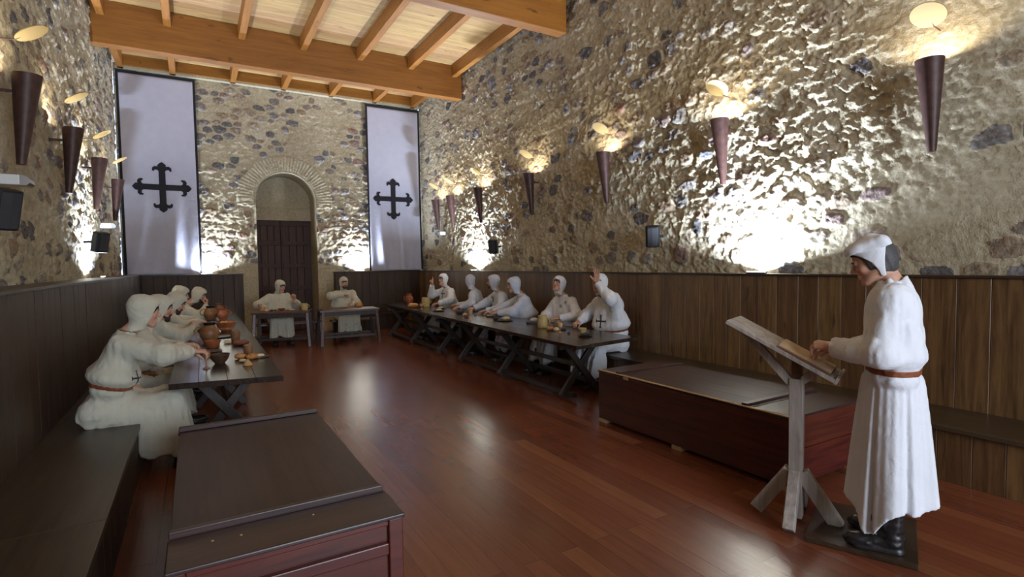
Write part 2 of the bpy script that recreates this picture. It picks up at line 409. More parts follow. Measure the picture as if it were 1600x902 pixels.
# reveal, inner wall over the door
mb = MB(); n = 28; D = .80
arc = [(AX0, 0)] + [(ACX - AR * math.cos(PI * k / n), AZ + AR * math.sin(PI * k / n)) for k in range(n + 1)] + [(AX1, 0)]
ny = 5
for i in range(len(arc) - 1):
    for j in range(ny):
        (x0, z0), (x1, z1) = arc[i], arc[i + 1]
        ya, yb = YF + .02 + D * j / ny, YF + .02 + D * (j + 1) / ny
        mb.add([(x0, ya, z0), (x1, ya, z1), (x1, yb, z1), (x0, yb, z0)], [(0, 1, 2, 3)])
rev = struct(mb.build('wall_far_reveal', M_STONE, smooth=True))
u, v, F = wallgrid(AX0 - .05, AX1 + .05, 2.74, 3.85, .03)
hh = .02 * fbm(u, v, 71, 6, 4); mk = np.clip(fbm(u, v, 72, 4, 2) * .8, 0, 1)
hh = hh + .05 * (v < 3.0)
struct(npmesh('wall_far_tympanum', np.stack([u.ravel(), YF + D - hh.ravel(), v.ravel()], 1), F, M_STONE, col=np.stack([mk.ravel(), mk.ravel() * 0 + .6, mk.ravel()], 1)))
struct(MB().box(AX0 - .05, AX1 + .05, YF + D - .06, YF + D + .1, 2.70, 2.745).build('wall_far_lintel', M_STONE))
# door leaves
dr = struct(empty('door_1', (0, 0, 0)))
yD = YF + D
MB().box(AX0 - .1, AX1 + .1, yD + .04, yD + .12, 0, 2.8).build('door_backing', M_DOOR, dr)
for k, (a, b_) in enumerate(((AX0, 1.83), (1.86, AX1 - .02))):
    m = MB(); nb = 4; w = (b_ - a) / nb
    for i in range(nb): m.box(a + i * w + .004, a + (i + 1) * w - .004, yD - .02, yD + .03, .02, 2.70)
    lf = m.build('door_leaf', M_DOOR, dr, bevel=.004)
    for z in (.5, 1.05, 1.6, 2.15, 2.62): MB().box(a + .01, b_ - .01, yD - .045, yD - .018, z - .05, z + .05).build('door_rail', M_DOOR, lf, bevel=.004)
MB().box(1.83, 1.86, yD - .05, yD + .03, 0, 2.7).build('door_meeting_stile', M_DOOR, dr, bevel=.004)

# near wall behind the viewpoint, with the tall window that lets the daylight in
WX0, WX1, WZ0, WZ1 = .4, 3.8, .9, 3.7
m = MB()
m.box(XL - .2, WX0, YN - .3, YN, 0, ZC).box(WX1, XR + .2, YN - .3, YN, 0, ZC).box(WX0, WX1, YN - .3, YN, 0, WZ0).box(WX0, WX1, YN - .3, YN, WZ1, ZC)
struct(m.build('wall_near', M_STONE))
m = MB()
for x in (WX0, (WX0 + WX1) / 2, WX1): m.box(x - .04, x + .04, YN - .2, YN - .12, WZ0, WZ1)
for z in (WZ0, 2.3, WZ1): m.box(WX0, WX1, YN - .2, YN - .12, z - .04, z + .04)
struct(m.build('window_1', M_DOOR))

# ------------------------------------------------------------------ panelling and benches
def boards(name, axis, a0, a1, face, back, z0, z1, w, mat, seed):
    r = random.Random(seed); m = MB(); a = a0
    while a < a1 - .01:
        b_ = min(a + w * r.uniform(.85, 1.15), a1); j = r.uniform(-.0015, .0015); g = r.choice((.0005, .0006, .0007, .0022))
        if axis == 'Y': m.box(min(face + j, back), max(face + j, back), a + g, b_ - g, z0, z1)
        else: m.box(a + g, b_ - g, min(face + j, back), max(face + j, back), z0, z1)
        a = b_
    return struct(m.build(name, mat, bevel=.003, seg=1))
M_BACKING = plain('pale_backing', (.42, .36, .27), .8)
boards('trim_1', 'Y', YN + .02, PF, WR, WR + .025, 0, PH, .2, M_PANEL, 3)
struct(MB().box(WR + .026, XR + .01, YN, YF, 0, PH - .01).build('trim_2', M_BACKING))
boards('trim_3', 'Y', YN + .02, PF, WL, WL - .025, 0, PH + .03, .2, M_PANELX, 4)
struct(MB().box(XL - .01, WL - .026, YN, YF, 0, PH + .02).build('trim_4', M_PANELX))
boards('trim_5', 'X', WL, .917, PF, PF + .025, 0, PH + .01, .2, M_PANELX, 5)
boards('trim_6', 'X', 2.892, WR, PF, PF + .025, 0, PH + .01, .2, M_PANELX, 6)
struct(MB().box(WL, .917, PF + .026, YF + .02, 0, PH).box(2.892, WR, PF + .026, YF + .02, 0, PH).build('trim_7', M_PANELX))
# caps
struct(MB().box(WR - .022, XR + .03, YN, PF - .02, PH, PH + .022).build('trim_8', M_CAP, bevel=.004))
struct(MB().box(XL - .03, WL + .022, YN, PF - .02, PH + .03, PH + .052).build('trim_9', M_CAP, bevel=.004))
struct(MB().box(WL, .93, PF - .022, YF + .04, PH + .01, PH + .032).build('trim_10', M_CAP, bevel=.004))
struct(MB().box(2.88, WR, PF - .022, YF + .04, PH + .01, PH + .032).build('trim_11', M_CAP, bevel=.004))
# benches, built against the panelling
def bench(label, x0, x1, y0, y1, axis, open_side, mat_b):
    t = thing('wall_bench', label, 'bench')
    th_ = .035; m = MB()
    if axis == 'Y':
        n_ = max(1, round((y1 - y0) / 2.4)); L_ = (y1 - y0) / n_
        for i in range(n_): m.box(x0, x1, y0 + i * L_ + .001, y0 + (i + 1) * L_ - .001, BEN - th_, BEN)
    else:
        m.box(x0, x1, y0, y1, BEN - th_, BEN)
    m.build('seat', M_BENCH, t, bevel=.004)
    r = random.Random(9); m = MB(); a = (y0 if axis == 'Y' else x0) + .01; e = (y1 if axis == 'Y' else x1) - .01
    fx = {'-X': x0 + .04, '+X': x1 - .04, '-Y': y0 + .04}[open_side]
    while a < e - .02:
        b_ = min(a + .2 * r.uniform(.85, 1.15), e)
        if axis == 'Y': m.box(min(fx, fx + .02), max(fx, fx + .02), a + .0015, b_ - .0015, 0, BEN - th_)
        else: m.box(a + .0015, b_ - .0015, fx, fx + .02, 0, BEN - th_)
        a = b_
    m.build('front_panel', mat_b, t, bevel=.002, seg=1)
    return t
bench('long dark wooden box bench under the panelling behind the six diners and the chest', 4.43, WR, -2.0, 12.93, 'Y', '-X', M_PANEL)
bench('dark glossy wall bench that the row of five hooded diners sits on', WL, -.40, -2.0, PF, 'Y', '+X', M_PANELX)
bench('short dark bench against the far panelling between doorway and corner', 2.9, WR, 12.95, PF, 'X', '-Y', M_PANELX)

# ------------------------------------------------------------------ ceiling
m = MB(); y = YN
while y < YF + .1:
    m.box(XL - .1, XR + .1, y + .001, y + .119, ZC, ZC + .03); y += .12
struct(m.build('ceiling', M_CEIL, bevel=.002, seg=1))
struct(MB().box(XL - .4, XR + .4, YN - .4, YF + 1.2, ZC + .031, ZC + .1).build('roof', M_CEIL))
for i, y in enumerate((10.86, 7.04, 3.20, -.65)):
    struct(MB().box(XL - .08, XR + .05, y - .1, y + .1, 5.16, ZC - .002).build('ceiling_beam', M_BEAM, bevel=.008))
jx = [-1.14, -.25, .86, 1.89, 2.94, 3.98, 4.96]
ys = [(YN, -.75), (-.55, 3.1), (3.3, 6.94), (7.14, 10.76), (10.96, YF - .02)]
for x in jx:
    for a, b_ in ys:
        struct(MB().box(x - .055, x + .055, a + .002, b_ - .002, 5.60, ZC - .002).build('ceiling_joist', M_JOIST, bevel=.005))
for k in range(len(jx) - 1):
    struct(MB().box(jx[k] + .058, jx[k + 1] - .058, YF - .16, YF - .1, 5.64, ZC - .002).build('ceiling_blocking', M_BEAM))
struct(MB().box(XL, XR, YF - .1, YF + .06, 5.60, 5.70).build('wall_far_plate', M_STONE))

# ------------------------------------------------------------------ banners
def flory(half, w):
    """outline of a fleury cross, centred, half-length of an arm, arm width w"""
    a = w / 2; h = half; P = [(a, a), (a, h * .64), (a * 1.4, h * .69), (a * 2.1, h * .69), (a * 2.45, h * .62), (a * 2.9, h * .66), (a * 2.8, h * .77), (a * 2.1, h * .83), (a * 1.2, h * .82), (a * 1.25, h * .88), (a * .75, h * .94), (0, h)]
    arm = P + [(-x, y) for x, y in P[::-1][1:]]
    out = []
    for k in range(4):
        c, s_ = round(math.cos(k * PI / 2)), round(math.sin(k * PI / 2))
        out += [(x * c - y * s_, x * s_ + y * c) for x, y in (arm if k == 0 else arm)][0:-1]
    return out
def tri_prism(poly, fn, thick, name, mat, parent):
    from mathutils.geometry import tessellate_polygon
    tr = tessellate_polygon([[Vector((x, y, 0)) for x, y in poly]])
    n = len(poly); vs = [Vector(fn(x, y, 0)) for x, y in poly] + [Vector(fn(x, y, thick)) for x, y in poly]
    fs = [tuple(t_) for t_ in tr] + [tuple(i + n for i in t_) for t_ in tr] + [(i, (i + 1) % n, n + (i + 1) % n, n + i) for i in range(n)]
    return MB().add(vs, fs).build(name, mat, parent)
def banner(label, x0, x1, z0, z1, cx, cz, seed):
    t = thing('wall_banner', label, 'banner', (x0, YF - .10, z0)); ph = seed * 1.7
    W = x1 - x0; H_ = z1 - z0
    def yy(x, z):
        k = max(0, 1 - z / (H_ * .55)) ** 1.4
        drift = x + .25 * k * (W - x) * math.sin(ph)
        return -.030 * k * math.sin(drift * 17 / W + ph + 1.5 * (1 - k)) - .016 * k * math.sin(drift * 33 / W + 2 * ph) - .003 * math.sin(x * 9 + z * 1.3 + ph) - .02 * k
    nx, nz = 90, 110; V = []; b = .045
    def strip(xa, xb, za, zb, nx, nz, d, name, mat):
        V = [(xa + (xb - xa) * i / nx, yy(xa + (xb - xa) * i / nx, za + (zb - za) * j / nz) + d, za + (zb - za) * j / nz) for i in range(nx + 1) for j in range(nz + 1)]
        F_ = [(i * (nz + 1) + j, (i + 1) * (nz + 1) + j, (i + 1) * (nz + 1) + j + 1, i * (nz + 1) + j + 1) for i in range(nx) for j in range(nz)]
        o = npmesh(name, V, F_, mat, t); so = o.modifiers.new('s', 'SOLIDIFY'); so.thickness = .003; return o
    strip(b, W - b, 0, H_ - b, 80, 100, 0, 'cloth', M_BANNER)
    strip(0, b, 0, H_, 4, 100, 0, 'border', M_BLACKCLOTH); strip(W - b, W, 0, H_, 4, 100, 0, 'border', M_BLACKCLOTH)
    strip(b, W - b, H_ - b, H_, 40, 3, 0, 'border', M_BLACKCLOTH)
    tri_prism(flory(.52, .118), lambda x, y, d: (cx - x0 + x, yy(cx - x0, cz - z0) - .014 - d, cz - z0 + y), .004, 'cross_emblem', M_BLACKCLOTH, t)
    MB().tube([(-.02, 0, H_ + .005), (W + .02, 0, H_ + .005)], .012).build('hanging_rod', M_BLACKCLOTH, t)
banner('tall white banner with black cross, hanging in the corner behind the five diners', -1.225, .14, 1.445, 5.54, -.515, 3.25, 1)
banner('tall white banner with black cross, hanging in the corner by the six diners', 3.74, 5.125, 1.445, 5.53, 4.39, 3.24, 2)
# ------------------------------------------------------------------ wall lamps
def disc_mat():
    m, nt, b = newmat('amber_frosted_glass'); L = nt.links
    tr = N(nt, 'ShaderNodeBsdfTranslucent'); tr.inputs[0].default_value = (.50, .40, .20, 1)
    df = N(nt, 'ShaderNodeBsdfDiffuse'); df.inputs[0].default_value = (.45, .38, .22, 1)
    mx = N(nt, 'ShaderNodeMixShader', i_0=.45); L.new(tr.outputs[0], mx.inputs[1]); L.new(df.outputs[0], mx.inputs[2])
    L.new(mx.outputs[0], nt.nodes['Material Output'].inputs[0]); return m
M_DISC = disc_mat()
M_BULB = plain('lamp_bulb', (1, .9, .7), .4, emit=(1, .80, .50), es=60)
def lamp_light(name, loc, energy, col, parent, radius=.02):
    l = bpy.data.lights.new(name, 'POINT'); l.energy = energy; l.color = col; l.shadow_soft_size = radius
    o = bpy.data.objects.new(name, l); C.objects.link(o); o.location = loc; o.parent = parent; return o
def sconce(label, x, y, sgn, group):
    """sgn: direction out of the wall along x"""
    t = thing('wall_torch_lamp', label, 'wall lamp', (x, y, 2.40), 0 if sgn > 0 else PI, group)
    # local: +x points out of the wall, z up, cone 0.7 tall
    r1, r0, Hh = .096, .030, .70
    n = 24; vs = []; fs = []
    def pt(r, z, k, d=0):
        th = 2 * PI * k / n
        return (r * math.cos(th) + (r1 + .005) + 0, r * math.sin(th), z)
    prof = [(r0 * .5, .0), (r0, .0), (r1, Hh), (r1 - .005, Hh), (r0 - .006, .02), (.001, .02)]
    m = MB()
    cx = lambda z: .02 + r0 + (r1 - r0) * z / Hh
    P = []
    for r, z in prof:
        P.append([(cx(z) + r * math.cos(2 * PI * k / n), r * math.sin(2 * PI * k / n), z) for k in range(n)])
    for ring in P: vs += ring
    for i in range(len(P) - 1):
        for k in range(n): fs.append((i * n + k, i * n + (k + 1) % n, (i + 1) * n + (k + 1) % n, (i + 1) * n + k))
    m.add(vs, fs); cone = m.build('cone_shade', M_IRON, t, smooth=True)
    MB().box(-.09, .02, -.008, .008, .55, .575).build('wall_plate', M_IRON, t, bevel=.003)
    # tilted glass disc on a thin arm
    tt = math.radians(32); c = Vector((.155, 0, 1.03)); a = Vector((math.cos(tt), 0, math.sin(tt))); nn = Vector((-math.sin(tt), 0, math.cos(tt)))
    M = Matrix((a, Vector((0, 1, 0)), nn)).transposed()
    MB().lathe([(.0005, -.004), (.118, -.004), (.12, 0), (.118, .004), (.0005, .004)], 32, c, M).build('glass_disc', M_DISC, t, smooth=True)
    MB().tube([(-.05, 0, .955), (.06, 0, .965), c - a * .02 + nn * .009], .005).build('disc_arm', M_IRON, t)
    MB().lathe([(.001, .57), (.018, .575), (.022, .59), (.018, .62), (.001, .63)], 12, (cx(.6), 0, 0)).build('bulb', M_BULB, t, smooth=True)
    lamp_light('lamp_light', (cx(.66), 0, .662), 10, (1.0, .88, .68), t)
    return t
near = ['lamp high on the rough wall above the standing reader', 'second wall lamp from the reader, over the bright patch of rough wall', 'wall lamp over the man with raised hand, just past the speaker', 'wall lamp between the two black speakers, fourth from the reader', 'wall lamp above the second glowing patch of wall, beside the small speaker', 'wall lamp next to last before the far corner', 'last wall lamp of the long row, by the corner banner']
for y, l in zip((2.0, 3.94, 5.88, 7.83, 9.74, 11.1, 11.95), near):
    sconce('rust-brown iron cone ' + l, XR - .02, y, -1, 'cone lamps along the long lit wall')
near = ['largest in view, with a white emergency light under its tip', 'second along the wall behind the five diners', 'third along the wall, above the small speaker', 'last before the tall banner, touching its edge']
for y, l in zip((5.6, 7.45, 9.3, 11.35), near):
    sconce('dark iron cone wall lamp, ' + l, XL + .03, y, 1, 'cone lamps along the wall behind five diners')

# emergency lights
def emerg(label, x, y, z, sgn):
    t = thing('emergency_light', label, 'emergency light', (x, y, z), 0 if sgn > 0 else PI)
    MB().box(-.13, .02, -.09, .09, -.03, .05).build('back_box', M_WHITE, t, bevel=.008)
    vs = []; n = 10
    m = MB()
    prof = [(.02, .05), (.05, .045), (.075, .02), (.08, -.01), (.06, -.03), (.02, -.03)]
    pr_ = [(a, b) for a, b in prof]
    M = Matrix(((1, 0, 0), (0, 0, 1), (0, 1, 0)))
    m.prism(pr_, -.085, .085, M.to_4x4()); m.build('diffuser', M_CHROME, t, smooth=True)
emerg('small white emergency light under the largest dark cone lamp', XL + .05, 5.66, 2.27, 1)
emerg('small white emergency light under the last cone lamp before the banner', XL + .06, 10.9, 2.27, 1)
emerg('small white emergency light under the last cone lamp in the corner by the banner', XR - .06, 11.93, 2.30, -1)

def speaker(label, x, y, z, sgn, yaw):
    t = thing('wall_speaker', label, 'speaker', (x, y, z), 0 if sgn > 0 else PI)
    b = MB().box(-.06, .06, -.02, .02, -.015, .015)
    b.build('bracket', M_BLACK, t)
    M = Matrix.Translation((.11, 0, 0)) @ Matrix.Rotation(yaw, 4, 'Z') @ Matrix.Rotation(math.radians(14), 4, 'Y')
    body = MB().prism([(-.055, -.05), (-.04, -.085), (.05, -.085), (.075, -.06), (.08, 0), (.075, .06), (.05, .085), (-.04, .085), (-.055, .05)], -.13, .13, M).build('cabinet', M_BLACK, t, bevel=.012)
    MB().prism([(.077, -.058), (.0845, 0), (.077, .058), (.070, .058), (.070, -.058)], -.115, .115, M).build('grille', plain('speaker_grille', (.03, .03, .033), .8), body)
speaker('small black speaker on the long rough wall between panelling and the second cone lamp', XR - .03, 4.93, 1.885, -1, .75)
speaker('small black speaker on the long wall beside the further glowing patch', XR - .03, 9.12, 1.90, -1, .75)
speaker('small black speaker above the panelling behind the five diners, near the tall banner', XL + .06, 8.75, 1.93, 1, -.75)
speaker('black speaker cut off by the picture edge under the largest dark cone lamp', XL + .06, 4.62, 1.97, 1, -.75)

# ------------------------------------------------------------------ floodlights sunk in the panelling cap
def flood(label, loc, nrm, energy, spread=155):
    """nrm: horizontal direction out of the wall"""
    nrm = Vector(nrm); t = thing('uplight', label, 'floodlight', loc)
    sd = Vector((-nrm.y, nrm.x, 0)); M = Matrix((sd, nrm, Vector((0, 0, 1)))).transposed().to_4x4()
    MB().box(-.11, .11, -.018, .018, -.004, .012, M).build('housing', M_BLACK, t, bevel=.003)
    MB().box(-.10, .10, -.013, .013, .012, .016, M).build('lens', plain('flood_lens', (1, 1, 1), .3, emit=(.93, .95, 1), es=30), t)
    l = bpy.data.lights.new('flood_light', 'AREA'); l.shape = 'RECTANGLE'; l.size = .20; l.size_y = .026; l.energy = energy; l.color = (.68, .80, 1.0); l.spread = math.radians(spread)
    o = bpy.data.objects.new('flood_light', l); C.objects.link(o); o.parent = t; o.location = (0, 0, .02)
    q = (Vector((0, 0, 1)) - nrm * .06).normalized()   # aimed up, leaning a little to the wall
    o.rotation_euler = (-q).to_track_quat('Z', 'Y').to_euler() if False else (-q).to_track_quat('Z', 'X').to_euler()
    return t
flood('white floodlight glowing at the foot of the rough wall beyond the reading desk', (XR - .072, 3.53, PH + .026), (-1, 0, 0), 165)
flood('white floodlight glowing on the panelling cap behind the far diners', (XR - .072, 10.1, PH + .026), (-1, 0, 0), 115)
flood('white floodlight glowing beside the banner near the corner of the six diners', (3.50, YF - .10, PH + .036), (0, -1, 0), 62)
flood('white floodlight glowing beside the banner at the five diners corner', (.22, YF - .10, PH + .036), (0, -1, 0), 62)
flood('white floodlight glowing on the panelling cap behind the five diners', (XL + .12, 9.3, PH + .056), (1, 0, 0), 95)

# ------------------------------------------------------------------ chests
t = thing('wooden_chest', 'long low red-brown wooden chest by the reader, standing on small pale blocks', 'chest', (0, 0, 0))
cx0, cx1, cy0, cy1, cz = 3.39, 4.25, 2.12, 4.10, .51
T_ = .025
m = MB().box(cx0, cx0 + T_, cy0, cy1, .035, cz - .02); m.build('front_board', M_CHEST, t, bevel=.004)
MB().box(cx1 - T_, cx1, cy0, cy1, .035, cz - .02).build('back_board', M_CHEST, t)
MB().box(cx0 + T_, cx1 - T_, cy0, cy0 + T_, .035, .27).box(cx0 + T_, cx1 - T_, cy0, cy0 + T_, .275, cz - .02).build('end_board', M_CHESTF, t, bevel=.003)
MB().box(cx0 + T_, cx1 - T_, cy1 - T_, cy1, .035, cz - .02).build('end_board', M_CHESTF, t)
MB().box(cx0 + .02, cx1 - .02, cy0 + .02, cy1 - .02, .045, .06).build('bottom_board', M_CHEST, t)
MB().box(cx0 - .006, cx1, cy0 - .006, cy0 + .30, cz - .018, cz).build('top_end_board', M_LIDX, t, bevel=.003)
MB().box(cx0 - .006, cx1, cy1 - .22, cy1 + .006, cz - .018, cz).build('top_end_board', M_LIDX, t, bevel=.003)
lid = MB()
for k in range(4):
    a = cx0 + .004 + (cx1 - cx0 - .01) * k / 4; lid.box(a, a + (cx1 - cx0 - .01) / 4 - .0004, cy0 + .302, cy1 - .222, cz - .018, cz + .004)
lid = lid.build('lid', M_LID, t, bevel=.002)
MB().box(cx0 + .01, cx1 - .01, cy0 + .33, cy0 + .38, cz + .004, cz + .022).build('batten', M_LIDX, t, bevel=.002)
MB().box(cx0 + .01, cx1 - .01, cy1 - .29, cy1 - .24, cz + .004, cz + .022).build('batten', M_LIDX, t, bevel=.002)
M_PALE = plain('pale_raw_wood', (.42, .27, .13), .7, noise=.2)
for x in (cx0 + .03, cx1 - .06):
    for y in (cy1 - .05, (cy0 + cy1) / 2 + .0, cy0 + .05): MB().box(x - .03, x + .05, y - .05, y + .05, 0, .035).build('foot', M_PALE, t)
MB().box(cx0 - .012, cx0 + .02, cy0, cy1, cz - .001, cz + .006).build('worn_edge', M_PALE, t, bevel=.002)
MB().box(cx0 - .009, cx0 - .001, cy1 - .42, cy1 - .36, cz - .03, cz - .004).build('inset_block', M_PALE, t)

t = thing('wooden_chest', 'low dark wooden chest with battened lid and panelled end, between bench and open floor', 'chest', (0, 0, 0))
ax0, ax1, ay0, ay1, az = -.125, .735, 2.215, 4.19, .50
for x0, x1 in ((ax0, ax0 + T_), (ax1 - T_, ax1)): MB().box(x0, x1, ay0 + .02, ay1, .02, az - .02).build('side_board', M_CHEST, t, bevel=.003)
MB().box(ax0 + .05, ax1 - .05, ay0 + .022, ay0 + .04, .02, az - .02).build('end_panel', M_CHESTF, t)
MB().box(ax0 + T_, ax1 - T_, ay1 - .03, ay1, .02, az - .02).build('end_panel', M_CHESTF, t)
for x0, x1 in ((ax0 - .002, ax0 + .055), (ax1 - .06, ax1 + .002)): MB().box(x0, x1, ay0, ay0 + .024, 0, az - .018).build('end_stile', M_CHESTF, t, bevel=.005)
for z0, z1 in ((.02, .08), (.33, .38)): MB().box(ax0 + .056, ax1 - .061, ay0 - .001, ay0 + .024, z0, z1).build('end_rail', M_CHESTF, t, bevel=.005)
MB().box(ax0 + .056, ax1 - .061, ay0 + .004, ay0 + .024, z1 + .075, az - .018).build('end_rail', M_CHESTF, t, bevel=.004)
MB().box(ax0 - .008, ax1 + .008, ay0 - .012, ay0 + .262, az - .018, az).build('top_end_board', M_LIDX, t, bevel=.005)
m = MB()
for k in range(1):
    a = ax0; m.box(a, ax1, ay0 + .264, ay1 - .12, az - .018, az + .002)
m.build('lid', M_LID, t, bevel=.002)
MB().box(ax0 - .004, ax1 - .005, ay0 + .262, ay0 + .292, az + .0, az + .028).build('batten', M_LIDX, t, bevel=.004)
MB().box(ax0 - .004, ax1 - .005, ay1 - .11, ay1 - .065, az + .002, az + .03).build('batten', M_LIDX, t, bevel=.004)
MB().box(ax0 - .008, ax1 + .008, ay1 - .12, ay1 + .01, az - .018, az).build('top_end_board', M_LIDX, t, bevel=.003)
M_KNOB = plain('worn_nail_spots', (.36, .22, .10), .5)
for x, y in ((.02, 2.38), (.12, 2.37), (.40, 2.40), (.45, 2.53), (.34, 2.56)):
    MB().lathe([(.0005, .003), (.005, .003), (.006, 0)], 8, (x, y, az + (.0 if y < 2.47 else .001))).build('peg', M_KNOB, t)

# ------------------------------------------------------------------ trestle tables
def xtrestle(t, P, along, half, z_top, spread, cross=.62):
    """an X of two posts; P centre on the floor, along = unit vector across the table"""
    a = Vector(along); u = Vector((0, 0, 1)); P = Vector(P)
    for sg, o_ in ((1, .024), (-1, -.024)):
        n = Vector((-a.y, a.x, 0)) * o_
        top = P + a * (sg * half) + u * z_top + n; bot = P - a * (sg * spread) + n
        d = (top - bot).normalized()
        MB().beam(bot - d * 0 + u * .02, top, .045, .075, up=a).build('leg', M_LEG, t, bevel=.004)
    MB().beam(P + a * (half + .08) + u * (z_top - .02), P - a * (half + .08) + u * (z_top - .02), .06, .045).build('cross_bar', M_LEG, t, bevel=.003)
    return
def long_table(name, label, cor, thick, trestles, mat, stretchers=(), ends=()):
    """cor: four corners of the top (front-near, back-near, back-far, front-far)"""
    t = thing(name, label, 'table')
    A, B, Cc, D_ = [Vector((*c, 0)) for c in cor]
    nb = 4; m = MB()
    for k in range(nb):
        f0, f1 = k / nb, (k + 1) / nb
        q = [A.lerp(B, f0), A.lerp(B, f1), D_.lerp(Cc, f1), D_.lerp(Cc, f0)]
        g = (B - A).normalized() * .0002
        q = [q[0] + g, q[1] - g, q[2] - g, q[3] + g]
        m.prism([(p.x, p.y) for p in q], TZ - thick, TZ)
    m.build('tabletop', mat, t, bevel=.003)
    for P, al, half, sp in trestles: xtrestle(t, P, al, half, TZ - thick - .045, sp)
    for a, b_, w, h in stretchers: MB().beam(a, b_, w, h).build('stretcher', M_LEG, t, bevel=.003)
    return t
def off(a, b, s):   # point a + s*(b-a)
    return (a[0] + (b[0] - a[0]) * s, a[1] + (b[1] - a[1]) * s)
al = Vector((1, -.038, 0)).normalized()
# long line of two tables in front of the six diners
def ctr(y): return (3.86 + (y - 5.0) * .012, y, 0)
def st(y0, y1, z, dx): a = ctr(y0); b = ctr(y1); return ((a[0] + dx, a[1], z), (b[0] + dx, b[1], z))
for lab, y0, y1, ty, A, B in (
    ('long dark trestle table before the six diners, end by the chest', 4.46, 8.27, (5.0, 6.5, 7.85), (3.395, 4.46), (4.38, 4.60)),
    ('long dark trestle table before the six diners, end by the far corner', 8.28, 12.1, (8.75, 10.2, 11.6), None, None)):
    f0 = (3.395 + (y0 - 4.46) * .037, y0) if A is None else A
    b0 = (4.38 + (y0 - 4.6) * .010, y0) if B is None else B
    f1 = (3.395 + (y1 - 4.46) * .037, y1); b1 = (4.38 + (y1 - 4.6) * .010, y1)
    s_ = [(*st(ty[0] - .05, ty[-1] + .05, .36, 0), .035, .05), (*st(ty[0] - .15, ty[-1] + .15, .06, -.20), .06, .05), (*st(ty[0] - .1, ty[-1] + .1, .13, .24), .05, .05)]
    long_table('trestle_table', lab, (f0, b0, b1, f1), .042, [(ctr(y), al, .22, .26) for y in ty], M_TABLE, s_)
# left table
al2 = Vector((1, 0, 0))
long_table('trestle_table', 'long dark glossy trestle table in front of the five hooded diners', ((-.205, 4.77), (.582, 4.62), (.66, 12.5), (-.13, 12.5)), .045,
           [((.20, y, 0), al2, .22, .24) for y in (5.35, 6.9, 8.6, 10.3, 11.9)], M_TABLE,
           [((.20, 5.3, .33), (.20, 8.65, .33), .035, .05), ((.20, 8.7, .33), (.20, 11.95, .33), .035, .05)])
# two small tables in front of the doorway
def small_table(label, A, B, depth, mat):
    A = Vector((*A, 0)); B = Vector((*B, 0)); d = (B - A); L_ = d.length; d.normalize(); n = Vector((-d.y, d.x, 0)); t = thing('small_table', label, 'table')
    m = MB()
    for k in range(4):
        o0, o1 = n * (depth * k / 4 + .001), n * (depth * (k + 1) / 4 - .001)
        m.prism([((A + o0).x, (A + o0).y), ((B + o0).x, (B + o0).y), ((B + o1).x, (B + o1).y), ((A + o1).x, (A + o1).y)], TZ - .035, TZ)
    m.build('tabletop', mat, t, bevel=.003)
    for s1 in (.05, .95):
        for s2 in (.08, .92):
            top = A + d * (L_ * s1) + n * (depth * s2); bot = top + d * ((.04 if s1 > .5 else -.04)) + n * ((.04 if s2 > .5 else -.04))
            MB().beam(bot, top + Vector((0, 0, TZ - .035)), .055, .055, up=(0, 1, 0)).build('leg', M_LEG if s2 > .5 else mat, t, bevel=.004)
    for s2 in (.1, .9):
        a = A + d * (L_ * .06) + n * (depth * s2); b_ = A + d * (L_ * .94) + n * (depth * s2)
        MB().beam(a + Vector((0, 0, TZ - .075)), b_ + Vector((0, 0, TZ - .075)), .03, .08).build('apron', M_LEG, t)
        MB().beam(a + Vector((0, 0, .17)), b_ + Vector((0, 0, .17)), .04, .045).build('stretcher', M_LEG, t)
    return t
small_table('brown wooden table in front of the doorway, the diner with turned head behind it', (.88, 11.30), (1.89, 11.02), .62, M_TABLEX)
small_table('brown wooden table with the round orange loaf, corner side of the doorway table', (2.06, 10.86), (3.22, 10.80), .62, M_TABLEX)
# low stools behind the two small tables
for lab, x0, x1, y in (('low pale-edged bench behind the doorway table', 1.0, 2.35, 12.15), ('low bench under the diner with the orange loaf', 2.5, 3.5, 12.05)):
    t = thing('low_bench', lab, 'bench'); MB().box(x0, x1, y - .16, y + .16, BEN - .035, BEN).build('seat', M_TABLEX, t, bevel=.003)
    for x in (x0 + .1, x1 - .1):
        for yy_ in (y - .12, y + .12): MB().beam((x, yy_, 0), (x, yy_ * 1, BEN - .035), .045, .045, up=(0, 1, 0)).build('leg', M_LEG, t)

# ------------------------------------------------------------------ reading desk
LP = Vector((3.07, 1.88, 0)); LD = Vector((-.38, .925, 0)).normalized()   # from the reader's side to the raised side
LS = Vector((LD.y, -LD.x, 0))
U = Vector((0, 0, 1))
t = thing('lectern', 'grey weathered wooden reading desk on a single braced post', 'lectern')
MB().beam(LP + U * .02, LP + U * .86, .075, .065, up=LS).build('post', M_GREY, t, bevel=.004)
MB().beam(LP + U * .865, LP + U * .985, .055, .055, up=LS).build('post_head', M_TABLEX, t, bevel=.003)
for k, d in enumerate((LD, -LD, LS, -LS)):
    d = Vector(d); a = LP + d * .03 + U * .30; b_ = LP + d * (.22 if k < 2 else .22) + U * .02
    MB().beam(b_ , a, .06, .075, up=d).build('foot_brace', M_GREY, t, bevel=.004)
hi = LP + LD * .36 + U * 1.205; lo_ = LP - LD * .215 + U * .905
dd = (hi - lo_).normalized(); nn = dd.cross(LS); nn = nn if nn.z > 0 else -nn
MB().beam(LP + LD * .03 + U * .83, LP + LD * .30 + U * 1.135, .05, .045, up=LD).build('desk_brace', M_GREY, t, bevel=.003)
MB().beam(LP - LD * .03 + U * .85, LP - LD * .115 + U * .925, .05, .045, up=LD).build('desk_brace', M_GREY, t, bevel=.003)
m = MB(); M4 = Matrix((LS, dd, nn)).transposed().to_4x4(); M4.translation = lo_
